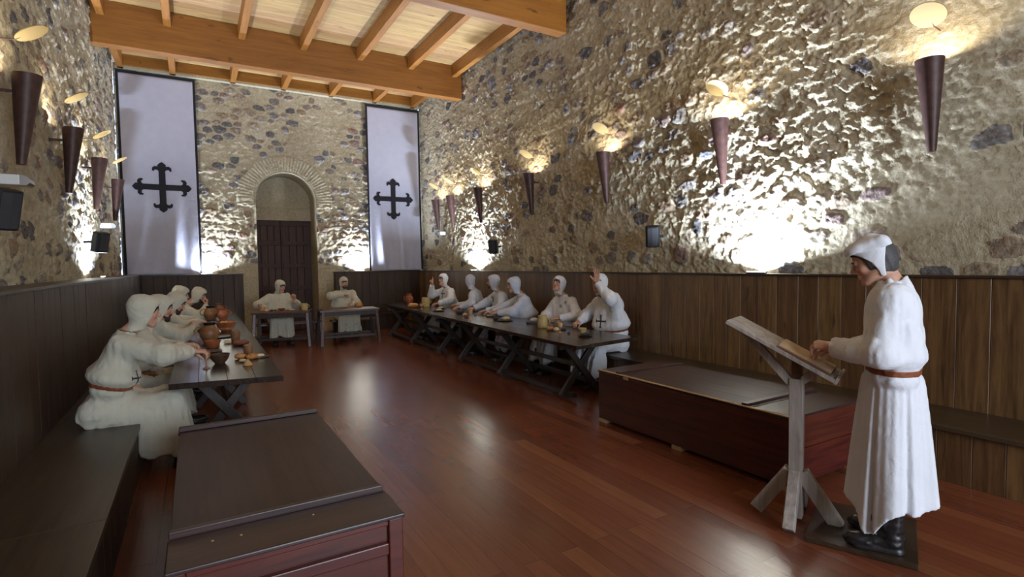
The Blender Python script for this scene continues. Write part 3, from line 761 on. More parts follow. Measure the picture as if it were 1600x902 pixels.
Ld = (hi - lo_).length
for k in range(3): m.box(-.16 + .107 * k + .0004, -.16 + .107 * (k + 1) - .0004, 0, Ld, -.024, 0, M4)
m.build('sloping_board', M_GREY, t, bevel=.003)
MB().box(-.16, .16, -.016, .001, -.026, .012, M4).build('ledge', M_GREY, t, bevel=.003)
M_PAGE = plain('aged_paper', (.50, .36, .22), .8, noise=.15, nscale=25)
M_LEATHER = plain('dark_leather_cover', (.16, .06, .04), .6)
bk = thing('open_book', 'open parchment book lying on the sloping reading desk', 'book')
MB().box(-.15, .15, .030, .34, .001, .008, M4).build('cover', M_LEATHER, bk, bevel=.002)
for sg in (-1, 1):
    m = MB(); n_ = 10
    top = [(sg * .14 * i / n_, .009 + .022 * math.sin(PI * min(1, (i / n_) * 1.15 + .12)) ** .7 * (1 - .35 * i / n_)) for i in range(n_ + 1)]
    poly = [(x, z) for x, z in top] + [(sg * .14, .009), (0, .009)]
    Mx = M4 @ Matrix(((1, 0, 0, 0), (0, 0, 1, 0), (0, 1, 0, 0), (0, 0, 0, 1)))
    m.prism(poly, .036, .335, Mx); m.build('page_block', M_PAGE, bk, smooth=True)
t = tag(MB().prism([(2.862, 1.70), (3.06, 1.235), (3.60, 1.47), (3.40, 1.93)], .004, .03).build('standing_board', M_BENCH, bevel=.002), 'dark flat board under the boots of the standing reader', 'board')
# ------------------------------------------------------------------ distance fields -> one continuous surface
class Field:
    def __init__(s, lo, hi, h):
        s.lo = np.array(lo, float); s.h = h; s.n = [int(math.ceil((b - a) / h)) + 1 for a, b in zip(lo, hi)]
        s.F = np.full(s.n, .2, np.float32); s.ax = [(s.lo[i] + np.arange(s.n[i]) * h).astype(np.float32) for i in range(3)]
    def win(s, lo, hi):
        sl = []
        for i in range(3):
            a = int(max(0, math.floor((lo[i] - s.lo[i]) / s.h))); b = int(min(s.n[i], math.ceil((hi[i] - s.lo[i]) / s.h) + 1))
            if b <= a: return None, None
            sl.append(slice(a, b))
        sl = tuple(sl); x, y, z = (s.ax[i][sl[i]] for i in range(3))
        return sl, (x[:, None, None], y[None, :, None], z[None, None, :])
    def put(s, lo, hi, fn, k=.02, op='add'):
        pad = k + .03
        sl, P = s.win(np.array(lo) - pad, np.array(hi) + pad)
        if sl is None: return s
        d = fn(*P).astype(np.float32); a = s.F[sl]
        if op == 'add':
            t = np.clip(.5 + .5 * (a - d) / k, 0, 1); s.F[sl] = a * (1 - t) + d * t - k * t * (1 - t)
        else:
            t = np.clip(.5 - .5 * (a + d) / k, 0, 1); s.F[sl] = a * (1 - t) + (-d) * t + k * t * (1 - t)
        return s
    def cap(s, a, b, ra, rb=None, k=.02, op='add', cut=None):
        """round cone from a to b; cut=True ends flat at b"""
        rb = ra if rb is None else rb; a = np.array(a, float); b = np.array(b, float); ba = b - a; L2 = max(ba @ ba, 1e-9); L = math.sqrt(L2)
        r = max(ra, rb)
        def fn(x, y, z):
            px, py, pz = x - a[0], y - a[1], z - a[2]
            t0 = (px * ba[0] + py * ba[1] + pz * ba[2]) / L2; t = np.clip(t0, 0, 1)
            d = np.sqrt((px - t * ba[0]) ** 2 + (py - t * ba[1]) ** 2 + (pz - t * ba[2]) ** 2) - (ra + (rb - ra) * t)
            if cut: d = np.maximum(d, (t0 - 1) * L)
            return d
        return s.put(np.minimum(a, b) - r, np.maximum(a, b) + r, fn, k, op)
    def ell(s, c, r, k=.02, op='add', R=None, p=2):
        c = np.array(c, float); r = np.array(r, float); m = max(r); R_ = None if R is None else np.array(R)
        def fn(x, y, z):
            px, py, pz = x - c[0], y - c[1], z - c[2]
            if R_ is not None: px, py, pz = (R_[0, i] * px + R_[1, i] * py + R_[2, i] * pz for i in range(3))
            if p == 2: q = np.sqrt((px / r[0]) ** 2 + (py / r[1]) ** 2 + (pz / r[2]) ** 2)
            else: q = (np.abs(px / r[0]) ** p + np.abs(py / r[1]) ** p + np.abs(pz / r[2]) ** p) ** (1 / p)
            g = np.sqrt((px / r[0] ** 2) ** 2 + (py / r[1] ** 2) ** 2 + (pz / r[2] ** 2) ** 2) + 1e-6
            return (q - 1) * (q / g if p == 2 else min(r)) if p == 2 else (q - 1) * min(r)
        return s.put(c - m, c + m, fn, k, op)
    def plane(s, p, n, lo=None, hi=None):
        """cut away the side n points to (within lo..hi)"""
        n = np.array(n, float); n /= np.linalg.norm(n); p = np.array(p)
        if lo is None: lo = s.lo; hi = [a[-1] for a in s.ax]
        sl, P = s.win(lo, hi)
        d = (P[0] - p[0]) * n[0] + (P[1] - p[1]) * n[1] + (P[2] - p[2]) * n[2]
        s.F[sl] = np.maximum(s.F[sl], d.astype(np.float32)); return s
    def noise(s, amp, cell, seed, ridged=False, stretch=(1, 1, 1)):
        r = np.random.default_rng(seed); out = None
        idx = []
        for i in range(3):
            q = s.ax[i] / (cell * stretch[i]) + 500; f = np.floor(q).astype(int); t = q - f; idx.append((f % 64, (f + 1) % 64, (t * t * (3 - 2 * t)).astype(np.float32)))
        T = r.random((64, 64, 64)).astype(np.float32) - .5
        (a0, a1, ta), (b0, b1, tb), (c0, c1, tc) = idx
        T = T[a0] * (1 - ta)[:, None, None] + T[a1] * ta[:, None, None]
        T = T[:, b0] * (1 - tb)[None, :, None] + T[:, b1] * tb[None, :, None]
        T = T[:, :, c0] * (1 - tc) + T[:, :, c1] * tc
        if ridged: T = .25 - np.abs(T)
        s.F += (amp * 2 * T).astype(np.float32); return s
    def mesh(s, F=None):
        """surface nets"""
        F = s.F if F is None else F
        F = np.pad(F[1:-1, 1:-1, 1:-1], 1, constant_values=.2)
        S = F < 0; nx, ny, nz = F.shape
        cnt = np.zeros((nx - 1, ny - 1, nz - 1), np.int8); 
        for dx in (0, 1):
            for dy in (0, 1):
                for dz in (0, 1): cnt += S[dx:nx - 1 + dx, dy:ny - 1 + dy, dz:nz - 1 + dz]
        act = (cnt > 0) & (cnt < 8); I = np.argwhere(act); vid = np.full(act.shape, -1, np.int32); vid[act] = np.arange(len(I))
        acc = np.zeros((len(I), 3)); num = np.zeros(len(I))
        cor = [(0, 0, 0), (1, 0, 0), (0, 1, 0), (1, 1, 0), (0, 0, 1), (1, 0, 1), (0, 1, 1), (1, 1, 1)]
        val = [F[I[:, 0] + c[0], I[:, 1] + c[1], I[:, 2] + c[2]] for c in cor]
        for a, b in ((0, 1), (2, 3), (4, 5), (6, 7), (0, 2), (1, 3), (4, 6), (5, 7), (0, 4), (1, 5), (2, 6), (3, 7)):
            va, vb = val[a], val[b]; m = (va < 0) != (vb < 0); t = np.where(m, va / np.where(m, va - vb, 1), 0)
            p = np.array(cor[a])[None] + t[:, None] * (np.array(cor[b]) - np.array(cor[a]))[None]
            acc += p * m[:, None]; num += m
        V = s.lo + (I + acc / num[:, None]) * s.h
        Q = []
        for ax_ in range(3):
            o = [i for i in range(3) if i != ax_]
            sl0 = [slice(1, -1)] * 3; sl1 = [slice(1, -1)] * 3; sl0[ax_] = slice(0, -1); sl1[ax_] = slice(1, None)
            A, B = S[tuple(sl0)], S[tuple(sl1)]
            for flip, M_ in ((False, A & ~B), (True, ~A & B)):
                E_ = np.argwhere(M_); e = np.ones((len(E_), 3), int); e[:, ax_] = 0; E_ = E_ + e
                d1 = np.zeros(3, int); d1[o[0]] = 1; d2 = np.zeros(3, int); d2[o[1]] = 1
                q = [vid[tuple((E_ - a_).T)] for a_ in (0 * d1, d1, d1 + d2, d2)]
                q = np.stack(q, 1)
                fl = flip ^ (ax_ == 1)
                Q.append(q[:, ::-1] if not fl else q)
        Q = np.concatenate(Q)[:, ::-1]; return V, Q[(Q >= 0).all(1)]

def fieldmesh(name, fl, mat, parent=None, col=None, F=None):
    V, Q = fl.mesh(F); return npmesh(name, V, Q, mat, parent, True, col)
def frame(y, z):
    """orthonormal matrix with +Y along y and +Z as near z as it can be"""
    y = np.array(y, float); y /= np.linalg.norm(y); z = np.array(z, float); z = z - (z @ y) * y; z /= np.linalg.norm(z)
    return np.stack([np.cross(y, z), y, z], 1)

# ------------------------------------------------------------------ canonical head (looks along +Y), hood, hair, beard
def head_field(pad=.0, h=.003):
    f = Field((-.11, -.13, -.21), (.11, .14, .15), h)
    f.ell((0, -.014, .035), (.076, .097, .084), k=.01)
    f.ell((0, .022, -.030), (.060, .064, .078), k=.03)
    for s_ in (-1, 1):
        f.cap((s_ * .054, -.002, -.052), (s_ * .020, .064, -.094), .017, .015, k=.03)
        f.ell((s_ * .038, .056, -.022), (.022, .022, .020), k=.02)
    f.ell((0, .070, -.096), (.024, .020, .018), k=.025)
    f.cap((-.034, .079, .019), (.034, .079, .019), .0085, k=.018)
    for s_ in (-1, 1):
        f.ell((s_ * .031, .096, .003), (.015, .014, .009), k=.012, op='sub')
    f.cap((0, .084, .012), (0, .109, -.021), .006, .0105, k=.014)
    for s_ in (-1, 1): f.ell((s_ * .011, .096, -.027), (.0085, .010, .007), k=.008)
    f.ell((0, .079, -.060), (.026, .014, .018), k=.015)
    f.cap((-.019, .089, -.053), (.019, .089, -.053), .0048, k=.006); f.cap((-.015, .0895, -.066), (.015, .0895, -.066), .0058, k=.006)
    f.cap((-.022, .098, -.0592), (.022, .098, -.0592), .0045, k=.004, op='sub')
    for s_ in (-1, 1):
        f.ell((s_ * .078, -.008, -.006), (.0085, .018, .030), k=.008); f.ell((s_ * .086, .001, -.004), (.006, .009, .016), k=.004, op='sub')
    f.cap((0, -.022, -.05), (0, -.036, -.115), .052, .050, k=.03)
    return f
HF = head_field(); HEAD_V, HEAD_Q = HF.mesh()
def region(V, c, r): return np.clip(1.3 - np.linalg.norm((V - np.array(c)) / np.array(r), axis=1), 0, 1)
lipm = np.clip(np.maximum(region(HEAD_V, (0, .094, -.0535), (.021, .014, .0065)), region(HEAD_V, (0, .094, -.066), (.018, .014, .0075))) * 3, 0, 1)
chk = np.maximum.reduce([region(HEAD_V, (s_ * .040, .07, -.028), (.03, .03, .03)) for s_ in (-1, 1)] + [region(HEAD_V, (0, .11, -.024), (.016, .02, .016)), region(HEAD_V, (.08, 0, 0), (.02, .03, .04)), region(HEAD_V, (-.08, 0, 0), (.02, .03, .04))])
HEAD_C = np.stack([lipm, np.clip(chk * 1.2, 0, 1), np.zeros_like(chk)], 1)
def shell(off, cuts, h=.004, extra=None, base=None):
    f = Field((-.13, -.15, -.22), (.13, .16, .18), h)
    if base: base(f)
    return f
# hood (linen coif)
def mk_hood(peak=0.0):
    f = Field((-.14, -.16, -.21), (.14, .16, .18), .004)
    f.ell((0, -.014, .036), (.092, .113, .101), k=.02)
    f.ell((0, -.010, -.030), (.082, .094, .095), k=.03)
    f.cap((0, -.022, -.08), (0, -.046, -.17), .060, .064, k=.02)
    f.cap((0, .07, .084 + peak), (0, -.08, .10), .016, .010, k=.04)        # seam ridge from brow to crown
    f.noise(.0035, .045, 3); f.noise(.0018, .02, 4)
    f.ell((0, .150, -.034), (.077, .108, .094), k=.012, op='sub', p=4); f.ell((0, .115, -.078), (.078, .092, .058), k=.012, op='sub', p=3)
    f.plane((0, 0, -.142), (0, .30, -1))
    return f.mesh()
HOOD = mk_hood()
def mk_cap():
    f = Field((-.14, -.17, -.16), (.14, .17, .20), .004)
    f.ell((0, -.008, .054), (.090, .108, .064), k=.02, p=4)
    f.cap((0, .055, .078), (0, -.030, .122), .022, .020, k=.06)
    f.plane((0, 0, .060), (0, .10, -1))
    g = Field((-.14, -.17, -.16), (.14, .17, .20), .004)
    g.ell((0, -.010, .0), (.089, .112, .125), k=.01)
    g.ell((0, -.012, .030), (.091, .114, .092), k=.01)
    g.ell((0, -.010, .0), (.080, .104, .118), k=.004, op='sub')
    y, z = g.ax[1][None, :, None], g.ax[2][None, None, :]
    zz = np.clip(z + .085, 0, .2)
    band = np.maximum((-.030 - .35 * zz ** 1.2 * 1.6) - y, y - (-.010 + 5.0 * zz ** 2.2))
    g.F = np.maximum(g.F, np.broadcast_to(band, g.F.shape)); g.plane((0, 0, -.092), (0, 0, -1)); g.plane((0, 0, .08), (0, 0, 1))
    t = np.clip(.5 + .5 * (f.F - g.F) / .01, 0, 1); f.F = f.F * (1 - t) + g.F * t - .01 * t * (1 - t)
    f.noise(.002, .04, 9)
    return f.mesh()
CAP = mk_cap()
def mk_hair(low, back, open_=.0, slope=.5):
    f = Field((-.12, -.15, -.15), (.12, .14, .16), .0035)
    f.ell((0, -.014, .036), (.083, .104, .091), k=.01); f.ell((0, -.02, -.01), (.080, .094, .10), k=.02)
    f.noise(.004, .018, 5, stretch=(1, 1, 4))
    f.ell((0, .150, -.052 + low), (.072 + open_, .094 + open_ * 2, .092 + open_), k=.006, op='sub', p=4)
    f.plane((0, 0, back), (0, slope, -1))
    return f.mesh()
HAIR = mk_hair(0.0, -.03, 0, -.6); HAIR_LOW = mk_hair(-.012, -.03, .004, -.6); HAIR_CAP = mk_hair(.0, -.055, .018)
def mk_beard():
    f = Field((-.10, -.06, -.16), (.10, .14, .0), .003)
    for s_ in (-1, 1): f.cap((s_ * .058, .0, -.045), (s_ * .022, .068, -.094), .019, .020, k=.02)
    f.ell((0, .074, -.100), (.030, .024, .026), k=.02)
    f.cap((-.026, .090, -.058), (0, .098, -.046), .0055, k=.006); f.cap((.026, .090, -.058), (0, .098, -.046), .0055, k=.006)
    f.cap((-.028, .086, -.058), (-.02, .082, -.09), .009, k=.01); f.cap((.028, .086, -.058), (.02, .082, -.09), .009, k=.01)
    f.ell((0, .104, -.0615), (.019, .016, .009), k=.004, op='sub')
    f.noise(.003, .009, 6)
    return f.mesh()
BEARD = mk_beard()

# ------------------------------------------------------------------ canonical right hand: wrist at origin, fingers +Y, palm -Z, thumb -X
def mk_hand(pose):
    curls = {'relax': [(.30, .45, .25), (.38, .50, .3), (.45, .55, .3), (.5, .6, .35)],
             'grip': [(.75, 1.0, .55), (.82, 1.05, .6), (.9, 1.1, .6), (.95, 1.15, .6)],
             'flat': [(.08, .15, .1), (.06, .12, .08), (.08, .14, .1), (.12, .2, .1)],
             'open': [(-.05, .08, .05), (-.05, .06, .05), (-.03, .08, .05), (0, .1, .05)],
             'point': [(-.02, .06, .04), (1.35, 1.5, .8), (1.4, 1.5, .8), (1.4, 1.5, .8)],
             'pinch': [(.75, .75, .35), (.85, .8, .4), (.8, .7, .4), (.7, .6, .35)]}[pose]
    spread = {'open': .13, 'flat': .05}.get(pose, .02)
    f = Field((-.10, -.16, -.11), (.08, .23, .05), .003)
    kn = [(-.030, .088, .004), (-.010, .093, .006), (.011, .090, .004), (.030, .081, -.001)]
    ln = [.072, .080, .074, .059]; rr = [.0092, .0095, .0090, .0080]
    f.cap((0, -.055, 0), (0, -.01, 0), .029, .026, k=.02)
    for (x, y, z), r in zip(kn, rr): f.cap((x * .45, .006, 0), (x, y, z - .004), .015, r + .003, k=.012)
    f.ell((0, .045, -.008), (.036, .042, .013), k=.01)
    f.ell((-.024, .030, -.014), (.015, .028, .014), k=.012)
    tips = []
    for i, ((x, y, z), L, r, cu) in enumerate(zip(kn, ln, rr, curls)):
        p = np.array((x, y, z - .004)); a = 0; sp = (1.5 - i) * -spread
        for seg, (fr, c_) in enumerate(zip((.44, .31, .25), cu)):
            a += c_; d = np.array((math.sin(sp) * math.cos(a), math.cos(sp) * math.cos(a), -math.sin(a))); q = p + d * L * fr
            g = Field.cap
            f.cap(p, q, r * (1 - .08 * seg), r * (.92 - .10 * seg), k=.005 if seg else .009); p = q
    tb = np.array((-.026, .018, -.010))
    tdir = {'open': (-.80, .58, -.05), 'flat': (-.55, .82, -.15), 'relax': (-.45, .80, -.40), 'grip': (-.20, .72, -.66), 'point': (-.05, .80, -.60), 'pinch': (-.20, .75, -.62)}[pose]
    t2 = {'open': (-.6, .8, -.02), 'flat': (-.3, .95, -.1), 'relax': (-.15, .93, -.35), 'grip': (.45, .62, -.62), 'point': (.65, .55, -.50), 'pinch': (.15, .75, -.62)}[pose]
    d1 = np.array(tdir); d1 /= np.linalg.norm(d1); d2 = np.array(t2); d2 /= np.linalg.norm(d2)
    p1 = tb + d1 * .040; p2 = p1 + d2 * .032; p3 = p2 + (d2 * .9 + np.array((.1, .1, -.1))) * .024
    f.cap(tb, p1, .015, .0118, k=.014); f.cap(p1, p2, .0112, .0102, k=.004); f.cap(p2, p3, .0102, .0085, k=.004)
    return f.mesh()
HANDS = {p: mk_hand(p) for p in ('relax', 'grip', 'flat', 'open', 'point', 'pinch')}
def mk_boot():
    f = Field((-.08, -.10, -.02), (.08, .25, .40), .0045)
    f.cap((0, -.005, .08), (0, -.01, .37), .046, .062, k=.02)
    f.cap((0, -.015, .045), (0, .165, .030), .042, .034, k=.035); f.ell((0, .13, .032), (.044, .085, .034), k=.02)
    f.noise(.004, .035, 8, stretch=(1, 1, .5)); f.noise(.0015, .012, 9)
    f.plane((0, 0, .012), (0, 0, -1)); f.plane((0, 0, .34), (0, 0, 1))
    f.cap((0, -.02, .006), (0, .14, .006), .046, .046, k=.004); f.plane((0, 0, 0.0), (0, 0, -1))
    f.cap((0, -.01, .36), (0, -.01, .30), .048, k=.003, op='sub')
    return f.mesh()
BOOT = mk_boot()

def skin_mat():
    m, nt, b = newmat('painted_skin'); L = nt.links
    at = N(nt, 'ShaderNodeVertexColor', layer_name='stone'); sep = N(nt, 'ShaderNodeSeparateColor'); L.new(at.outputs[0], sep.inputs[0])
    tc = N(nt, 'ShaderNodeTexCoord'); n1 = N(nt, 'ShaderNodeTexNoise', i_Scale=30, i_Detail=4); L.new(tc.outputs['Object'], n1.inputs['Vector'])
    r = ramp(nt, [(.3, (.50, .265, .175)), (.7, (.60, .335, .235))]); L.new(n1.outputs[0], r.inputs[0])
    c = mix(nt, math_(nt, 'MULTIPLY', sep.outputs[1], .5), r.outputs[0], (.58, .22, .15)); c = mix(nt, sep.outputs[0], c, (.42, .12, .10))
    L.new(c, b.inputs['Base Color']); b.inputs['Roughness'].default_value = .5; b.inputs['Subsurface Weight'].default_value = .08; b.inputs['Subsurface Radius'].default_value = (.02, .008, .004); b.inputs['Subsurface Scale'].default_value = .5
    return m
M_SKIN = skin_mat()
M_HAIR = plain('black_hair', (.015, .012, .011), .6, noise=.4, nscale=120, bump=.6)
M_HAIRG = plain('grey_dark_hair', (.05, .046, .045), .6, noise=.5, nscale=160, bump=.6)
M_BEARD = plain('dark_beard', (.035, .018, .012), .7, noise=.4, nscale=150, bump=.5)
M_BOOT = plain('black_boot_leather', (.014, .012, .012), .38, noise=.3, nscale=30, bump=.2)
M_BELT = plain('tan_leather_belt', (.24, .070, .028), .38, noise=.15, nscale=40, bump=.1)
M_TUNIC = {'white': cloth('white_linen', (.74, .75, .79)), 'cream': cloth('cream_linen', (.57, .54, .43)), 'cool': cloth('cool_white_linen', (.66, .70, .80)), 'tan': cloth('unbleached_linen', (.60, .50, .34))}
M_EYEW = plain('eye_white', (.40, .34, .28), .3); M_IRIS = plain('dark_iris', (.02, .012, .008), .2)
M_ROPE = plain('thin_cord', (.10, .035, .03), .7)

def place(V, R, o, s=1.0): return (V * s) @ np.asarray(R).T + np.asarray(o)
def joinm(parts):
    Vs, Fs, Cs = [], [], []; n = 0
    for V, Q, Cc in parts: Vs.append(V); Fs.append(Q + n); Cs.append(Cc if Cc is not None else np.zeros((len(V), 3))); n += len(V)
    return np.concatenate(Vs), np.concatenate(Fs), np.concatenate(Cs)
def ik(S, W, l1, l2, pole):
    S, W, pole = (np.array(q, float) for q in (S, W, pole)); d = W - S; L = np.linalg.norm(d)
    if L > (l1 + l2) * .999: W = S + d / L * (l1 + l2) * .999; d = W - S; L = np.linalg.norm(d)
    u = d / L; a = (l1 ** 2 - l2 ** 2 + L ** 2) / (2 * L); h = math.sqrt(max(l1 ** 2 - a * a, 0)); q = pole - (pole @ u) * u; q /= np.linalg.norm(q)
    return S + u * a + q * h, W

def drape(tb, pts, n, dist, V0):
    out = []
    for p in pts:
        hit = tb.ray_cast(Vector(p) + Vector(n) * .35, -Vector(n), .7)
        out.append((hit[0] + Vector(n) * dist) if hit[0] else Vector(p))
    return out
def emblem(parent, tb, c, n, up, size, lean=0, name='cross_emblem'):
    """cloth cross with flared ends, laid on the tunic"""
    n = Vector(n).normalized(); u = Vector(up); u = (u - u.dot(n) * n).normalized(); x = u.cross(n)
    if lean: u, x = u * math.cos(lean) + x * math.sin(lean), x * math.cos(lean) - u * math.sin(lean)
    c = Vector(c); w = size * .055; m = MB(); H_ = size / 2
    quads = []
    for a, b in ((u, x), (x, u)):
        for i in range(-6, 6):
            t0, t1 = i / 6 * H_, (i + 1) / 6 * H_
            def wd(t): return w * (1 + (2.0 if abs(t) > H_ * .93 else 0) * 1)
            quads.append([c + a * t0 - b * wd(t0), c + a * t0 + b * wd(t0), c + a * t1 + b * wd(t1), c + a * t1 - b * wd(t1)])
    for q in quads:
        top = drape(tb, q, n, .0035, None); bot = drape(tb, q, n, -.002, None)
        m.add(top + bot, [(0, 1, 2, 3), (7, 6, 5, 4), (0, 4, 5, 1), (1, 5, 6, 2), (2, 6, 7, 3), (3, 7, 4, 0)])
    return m.build(name, M_BLACKCLOTH, parent)

def person(label, hip, neck, head, look, hands, facing, tint='white', hood='hood', beard=False, hair=True, knees=None, feet=True, hem=.17, h=.011,
           belt=True, crosses=(), cord=None, seed=1, hs=1.0, shw=.165, group='seated robed diners', stand=False, hemfn=None, face_tilt=None, neckcord=True, knee_drop=0.0, spreadk=.13, puff=1.12, drapes=(), extra_cut=None, waist=.26, back=.095):
    hip, neck, head, look, F_ = (np.array(q, float) for q in (hip, neck, head, look, (*facing, 0))); F_ /= np.linalg.norm(F_)
    U_ = np.array((0, 0, 1.)); L_ = np.cross(U_, F_)          # L_ = the person's left
    look = look / np.linalg.norm(look)
    t = thing('person', label, 'person', (float(hip[0]), float(hip[1]), 0), 0, group)
    O = np.array((hip[0], hip[1], 0.0))
    parts = []
    HR = frame(look, U_ if face_tilt is None else face_tilt)
    parts.append((place(HEAD_V, HR, head - O, hs), HEAD_Q, HEAD_C))
    tors = neck - hip; tu = tors / np.linalg.norm(tors)
    SB = neck - tu * .055
    Sh = {'L': SB + L_ * shw, 'R': SB - L_ * shw}
    arms = {}
    for sd, (W, fdir, pnorm, pose, pole) in hands.items():
        E, Wn = ik(Sh[sd], W, .285, .265, pole); arms[sd] = (E, Wn)
        V, Q = HANDS[pose]; V = V.copy(); 
        if sd == 'L': V[:, 0] *= -1; Q = Q[:, ::-1]
        # blend: hand turned to fdir
        fd = np.array(fdir, float) if fdir is not None else Wn - E
        HRm = frame(fd, -np.array(pnorm, float))
        parts.append((place(V, HRm, Wn - O, .98), Q, None))
    # coarse body under the clothes
    lo = np.minimum.reduce([hip, neck, head] + [a for p in arms.values() for a in p]) - .25; hi = np.maximum.reduce([hip, neck, head] + [a for p in arms.values() for a in p]) + .25
    if stand: kn = {'L': hip + L_ * .09 - U_ * .42, 'R': hip - L_ * .09 - U_ * .42}; ft = {s_: kn[s_] - U_ * .42 for s_ in kn}
    else:
        kn = {s_: hip + F_ * .43 + L_ * sg * spreadk - U_ * (.0 + knee_drop) for s_, sg in (('L', 1), ('R', -1))}
        ft = {s_: np.array((*(kn[s_] + F_ * .06)[:2], .10)) for s_ in kn}
    if knees:
        for s_ in knees: kn[s_] = np.array(knees[s_], float); ft[s_] = np.array((*(kn[s_] + F_ * .02)[:2], .10))
    lo = np.minimum.reduce([lo] + [q - .16 for q in kn.values()] + [q - .12 for q in ft.values()]); hi = np.maximum.reduce([hi] + [q + .16 for q in kn.values()])
    lo[2] = 0
    b = Field(lo - O, hi - O, .018)
    c = lambda q: q - O
    ch = hip + tors * .68
    b.cap(c(hip - L_ * .06), c(hip + L_ * .06), .085, k=.04); b.cap(c(hip), c(ch), .09, .105, k=.05); b.cap(c(ch), c(neck), .09, .05, k=.05); b.cap(c(neck - tu * .04 - F_ * .01), c(head - .085 * HR[:, 2] - HR[:, 1] * .03), .054, .050, k=.03)
    for s_ in 'LR':
        b.cap(c(ch), c(Sh[s_]), .08, .05, k=.05)
        if s_ in arms: b.cap(c(Sh[s_]), c(arms[s_][0]), .045, .037, k=.03); b.cap(c(arms[s_][0]), c(arms[s_][1]), .036, .025, k=.03)
        b.cap(c(hip + L_ * (.07 if s_ == 'L' else -.07)), c(kn[s_]), .068, .052, k=.04); b.cap(c(kn[s_]), c(ft[s_]), .048, .040, k=.03)
    V, Q = b.mesh(); parts.append((V, Q, None))
    V, Q, Cc = joinm(parts); npmesh('body', V, Q, M_SKIN, t, True, Cc)
    # ---- clothes
    def creases():
        q_ = 1.15 if stand else 1; f.noise(.015 * q_, .13, seed, ridged=True, stretch=(.7, .7, 2.6)); f.noise(.0085 * q_, .042, seed + 50, ridged=True, stretch=(.8, .8, 2.6)); f.noise(.0018, .02, seed + 90)
        if extra_cut: extra_cut(f, c)
    f = Field(lo - O - .03, hi - O + .03, h)
    wst = hip + tors * waist
    g_ = puff
    f.cap(c(hip - L_ * .085 * g_), c(hip + L_ * .085 * g_), .125 if stand else .108, k=.05)
    f.cap(c(wst - L_ * .09 * g_), c(wst + L_ * .09 * g_), .118 * g_, k=.05)
    mid = hip + tors * .44
    f.cap(c(mid - L_ * .105 * g_), c(mid + L_ * .105 * g_), .138 * g_, k=.06)
    f.cap(c(ch - L_ * .10 * g_), c(ch + L_ * .10 * g_), .118, k=.06)
    f.cap(c(Sh['L'] - tu * .02), c(Sh['R'] - tu * .02), .064, k=.09)
    f.cap(c(ch), c(neck + tu * .01), .09, .070, k=.05)
    for s_ in 'LR':
        if s_ not in arms: continue
        E, W = arms[s_]; S = Sh[s_]; d = (W - E) / np.linalg.norm(W - E)
        f.cap(c(S - tu * .02), c(E - U_ * .010), .066 * g_, .078 * g_, k=.06)
        f.cap(c(E - U_ * .010), c(W - d * .05 - U_ * .008), .080 * g_, .054, k=.035)
        f.cap(c(W - d * .12 - U_ * .008), c(W - d * .005 - U_ * .006), .050, .056, k=.02, cut=True)
    if not stand:
        for s_, sg in (('L', 1), ('R', -1)):
            f.cap(c(hip + L_ * sg * .08), c(kn[s_]), .112, .090, k=.07)
            f.cap(c(kn[s_]), c(np.array((*(kn[s_] + F_ * .05 + L_ * sg * .02)[:2], hem - .05))), .092, .118, k=.05)
        km = (kn['L'] + kn['R']) / 2 - U_ * .015
        f.cap(c(hip), c(km), .10, .075, k=.08)
        f.cap(c(km - U_ * .03), c(np.array((*(km + F_ * .03)[:2], hem - .03))), .070, .085, k=.07)
        f.cap(c(hip - F_ * .03 - U_ * .02 - L_ * .11), c(hip - F_ * .03 - U_ * .02 + L_ * .11), back, k=.05)
        for a_, b__, r1_, r2_ in drapes: f.cap(c(np.array(a_)), c(np.array(b__)), r1_, r2_, k=.05)
    else:
        creases(); zb = hip[2]; 
        def skirt(x, y, z):
            u_ = x * F_[0] + y * F_[1]; l_ = x * L_[0] + y * L_[1]
            tt = np.clip((zb + .03 - z) / (zb - .10), 0, 1.1)
            ph = np.arctan2(l_, u_ - .005)
            q = tt ** .85
            ru = .125 + (.215 - .125) * q; rl = .155 + (.235 - .155) * q
            R_ = 1 / np.sqrt((np.cos(ph) / ru) ** 2 + (np.sin(ph) / rl) ** 2)
            fold = .017 * q * np.sin(5 * ph + .9 * np.sin(2 * ph + 1)) + .007 * q * np.sin(11 * ph + 2 + tt) + .003 * np.sin(31 * ph) * (1 - .8 * q)
            deep = -.050 * q * np.exp(-((ph - 1.15) / .07) ** 2) - .035 * q * np.exp(-((ph - 1.95) / .07) ** 2)
            r_ = np.sqrt((u_ - .005) ** 2 + l_ ** 2)
            d = (r_ - (R_ + fold + deep)) * .8
            hemz = hemfn(ph)
            d = np.maximum(d, hemz - z); d = np.maximum(d, z - (zb + .05))
            inner = (r_ - (R_ + fold + deep) + .030) * .8
            inner = np.maximum(inner, z - (hemz + .10))
            return np.maximum(d, -inner)
        f.put(c(hip - .3 - U_ * .9), c(hip + .3 + U_ * .1), skirt, k=.012)
    # collar opening, creases, hem, waist
    if not stand: creases()
    if not stand:
        x = f.ax[0][:, None, None]; y = f.ax[1][None, :, None]; z = f.ax[2][None, None, :]
        l_ = x * L_[0] + y * L_[1]; u_ = x * F_[0] + y * F_[1]
        # hanging folds below the lap
        w = np.clip((kn['L'][2] - .02 - z) / .15, 0, 1)
        f.F = (f.F + w * .014 * np.sin(l_ * 62 + seed + u_ * 9) + w * .007 * np.sin(l_ * 130 + 2 * seed + u_ * 30)).astype(np.float32)
        hz = hem + .035 * np.sin(l_ * 21 + seed * 1.3) + .02 * np.sin(u_ * 30 + seed)
        f.F = np.maximum(f.F, (hz - z) * .8).astype(np.float32)
    bz = wst if not stand else hip
    bn = tu if not stand else U_
    x = f.ax[0][:, None, None]; y = f.ax[1][None, :, None]; z = f.ax[2][None, None, :]
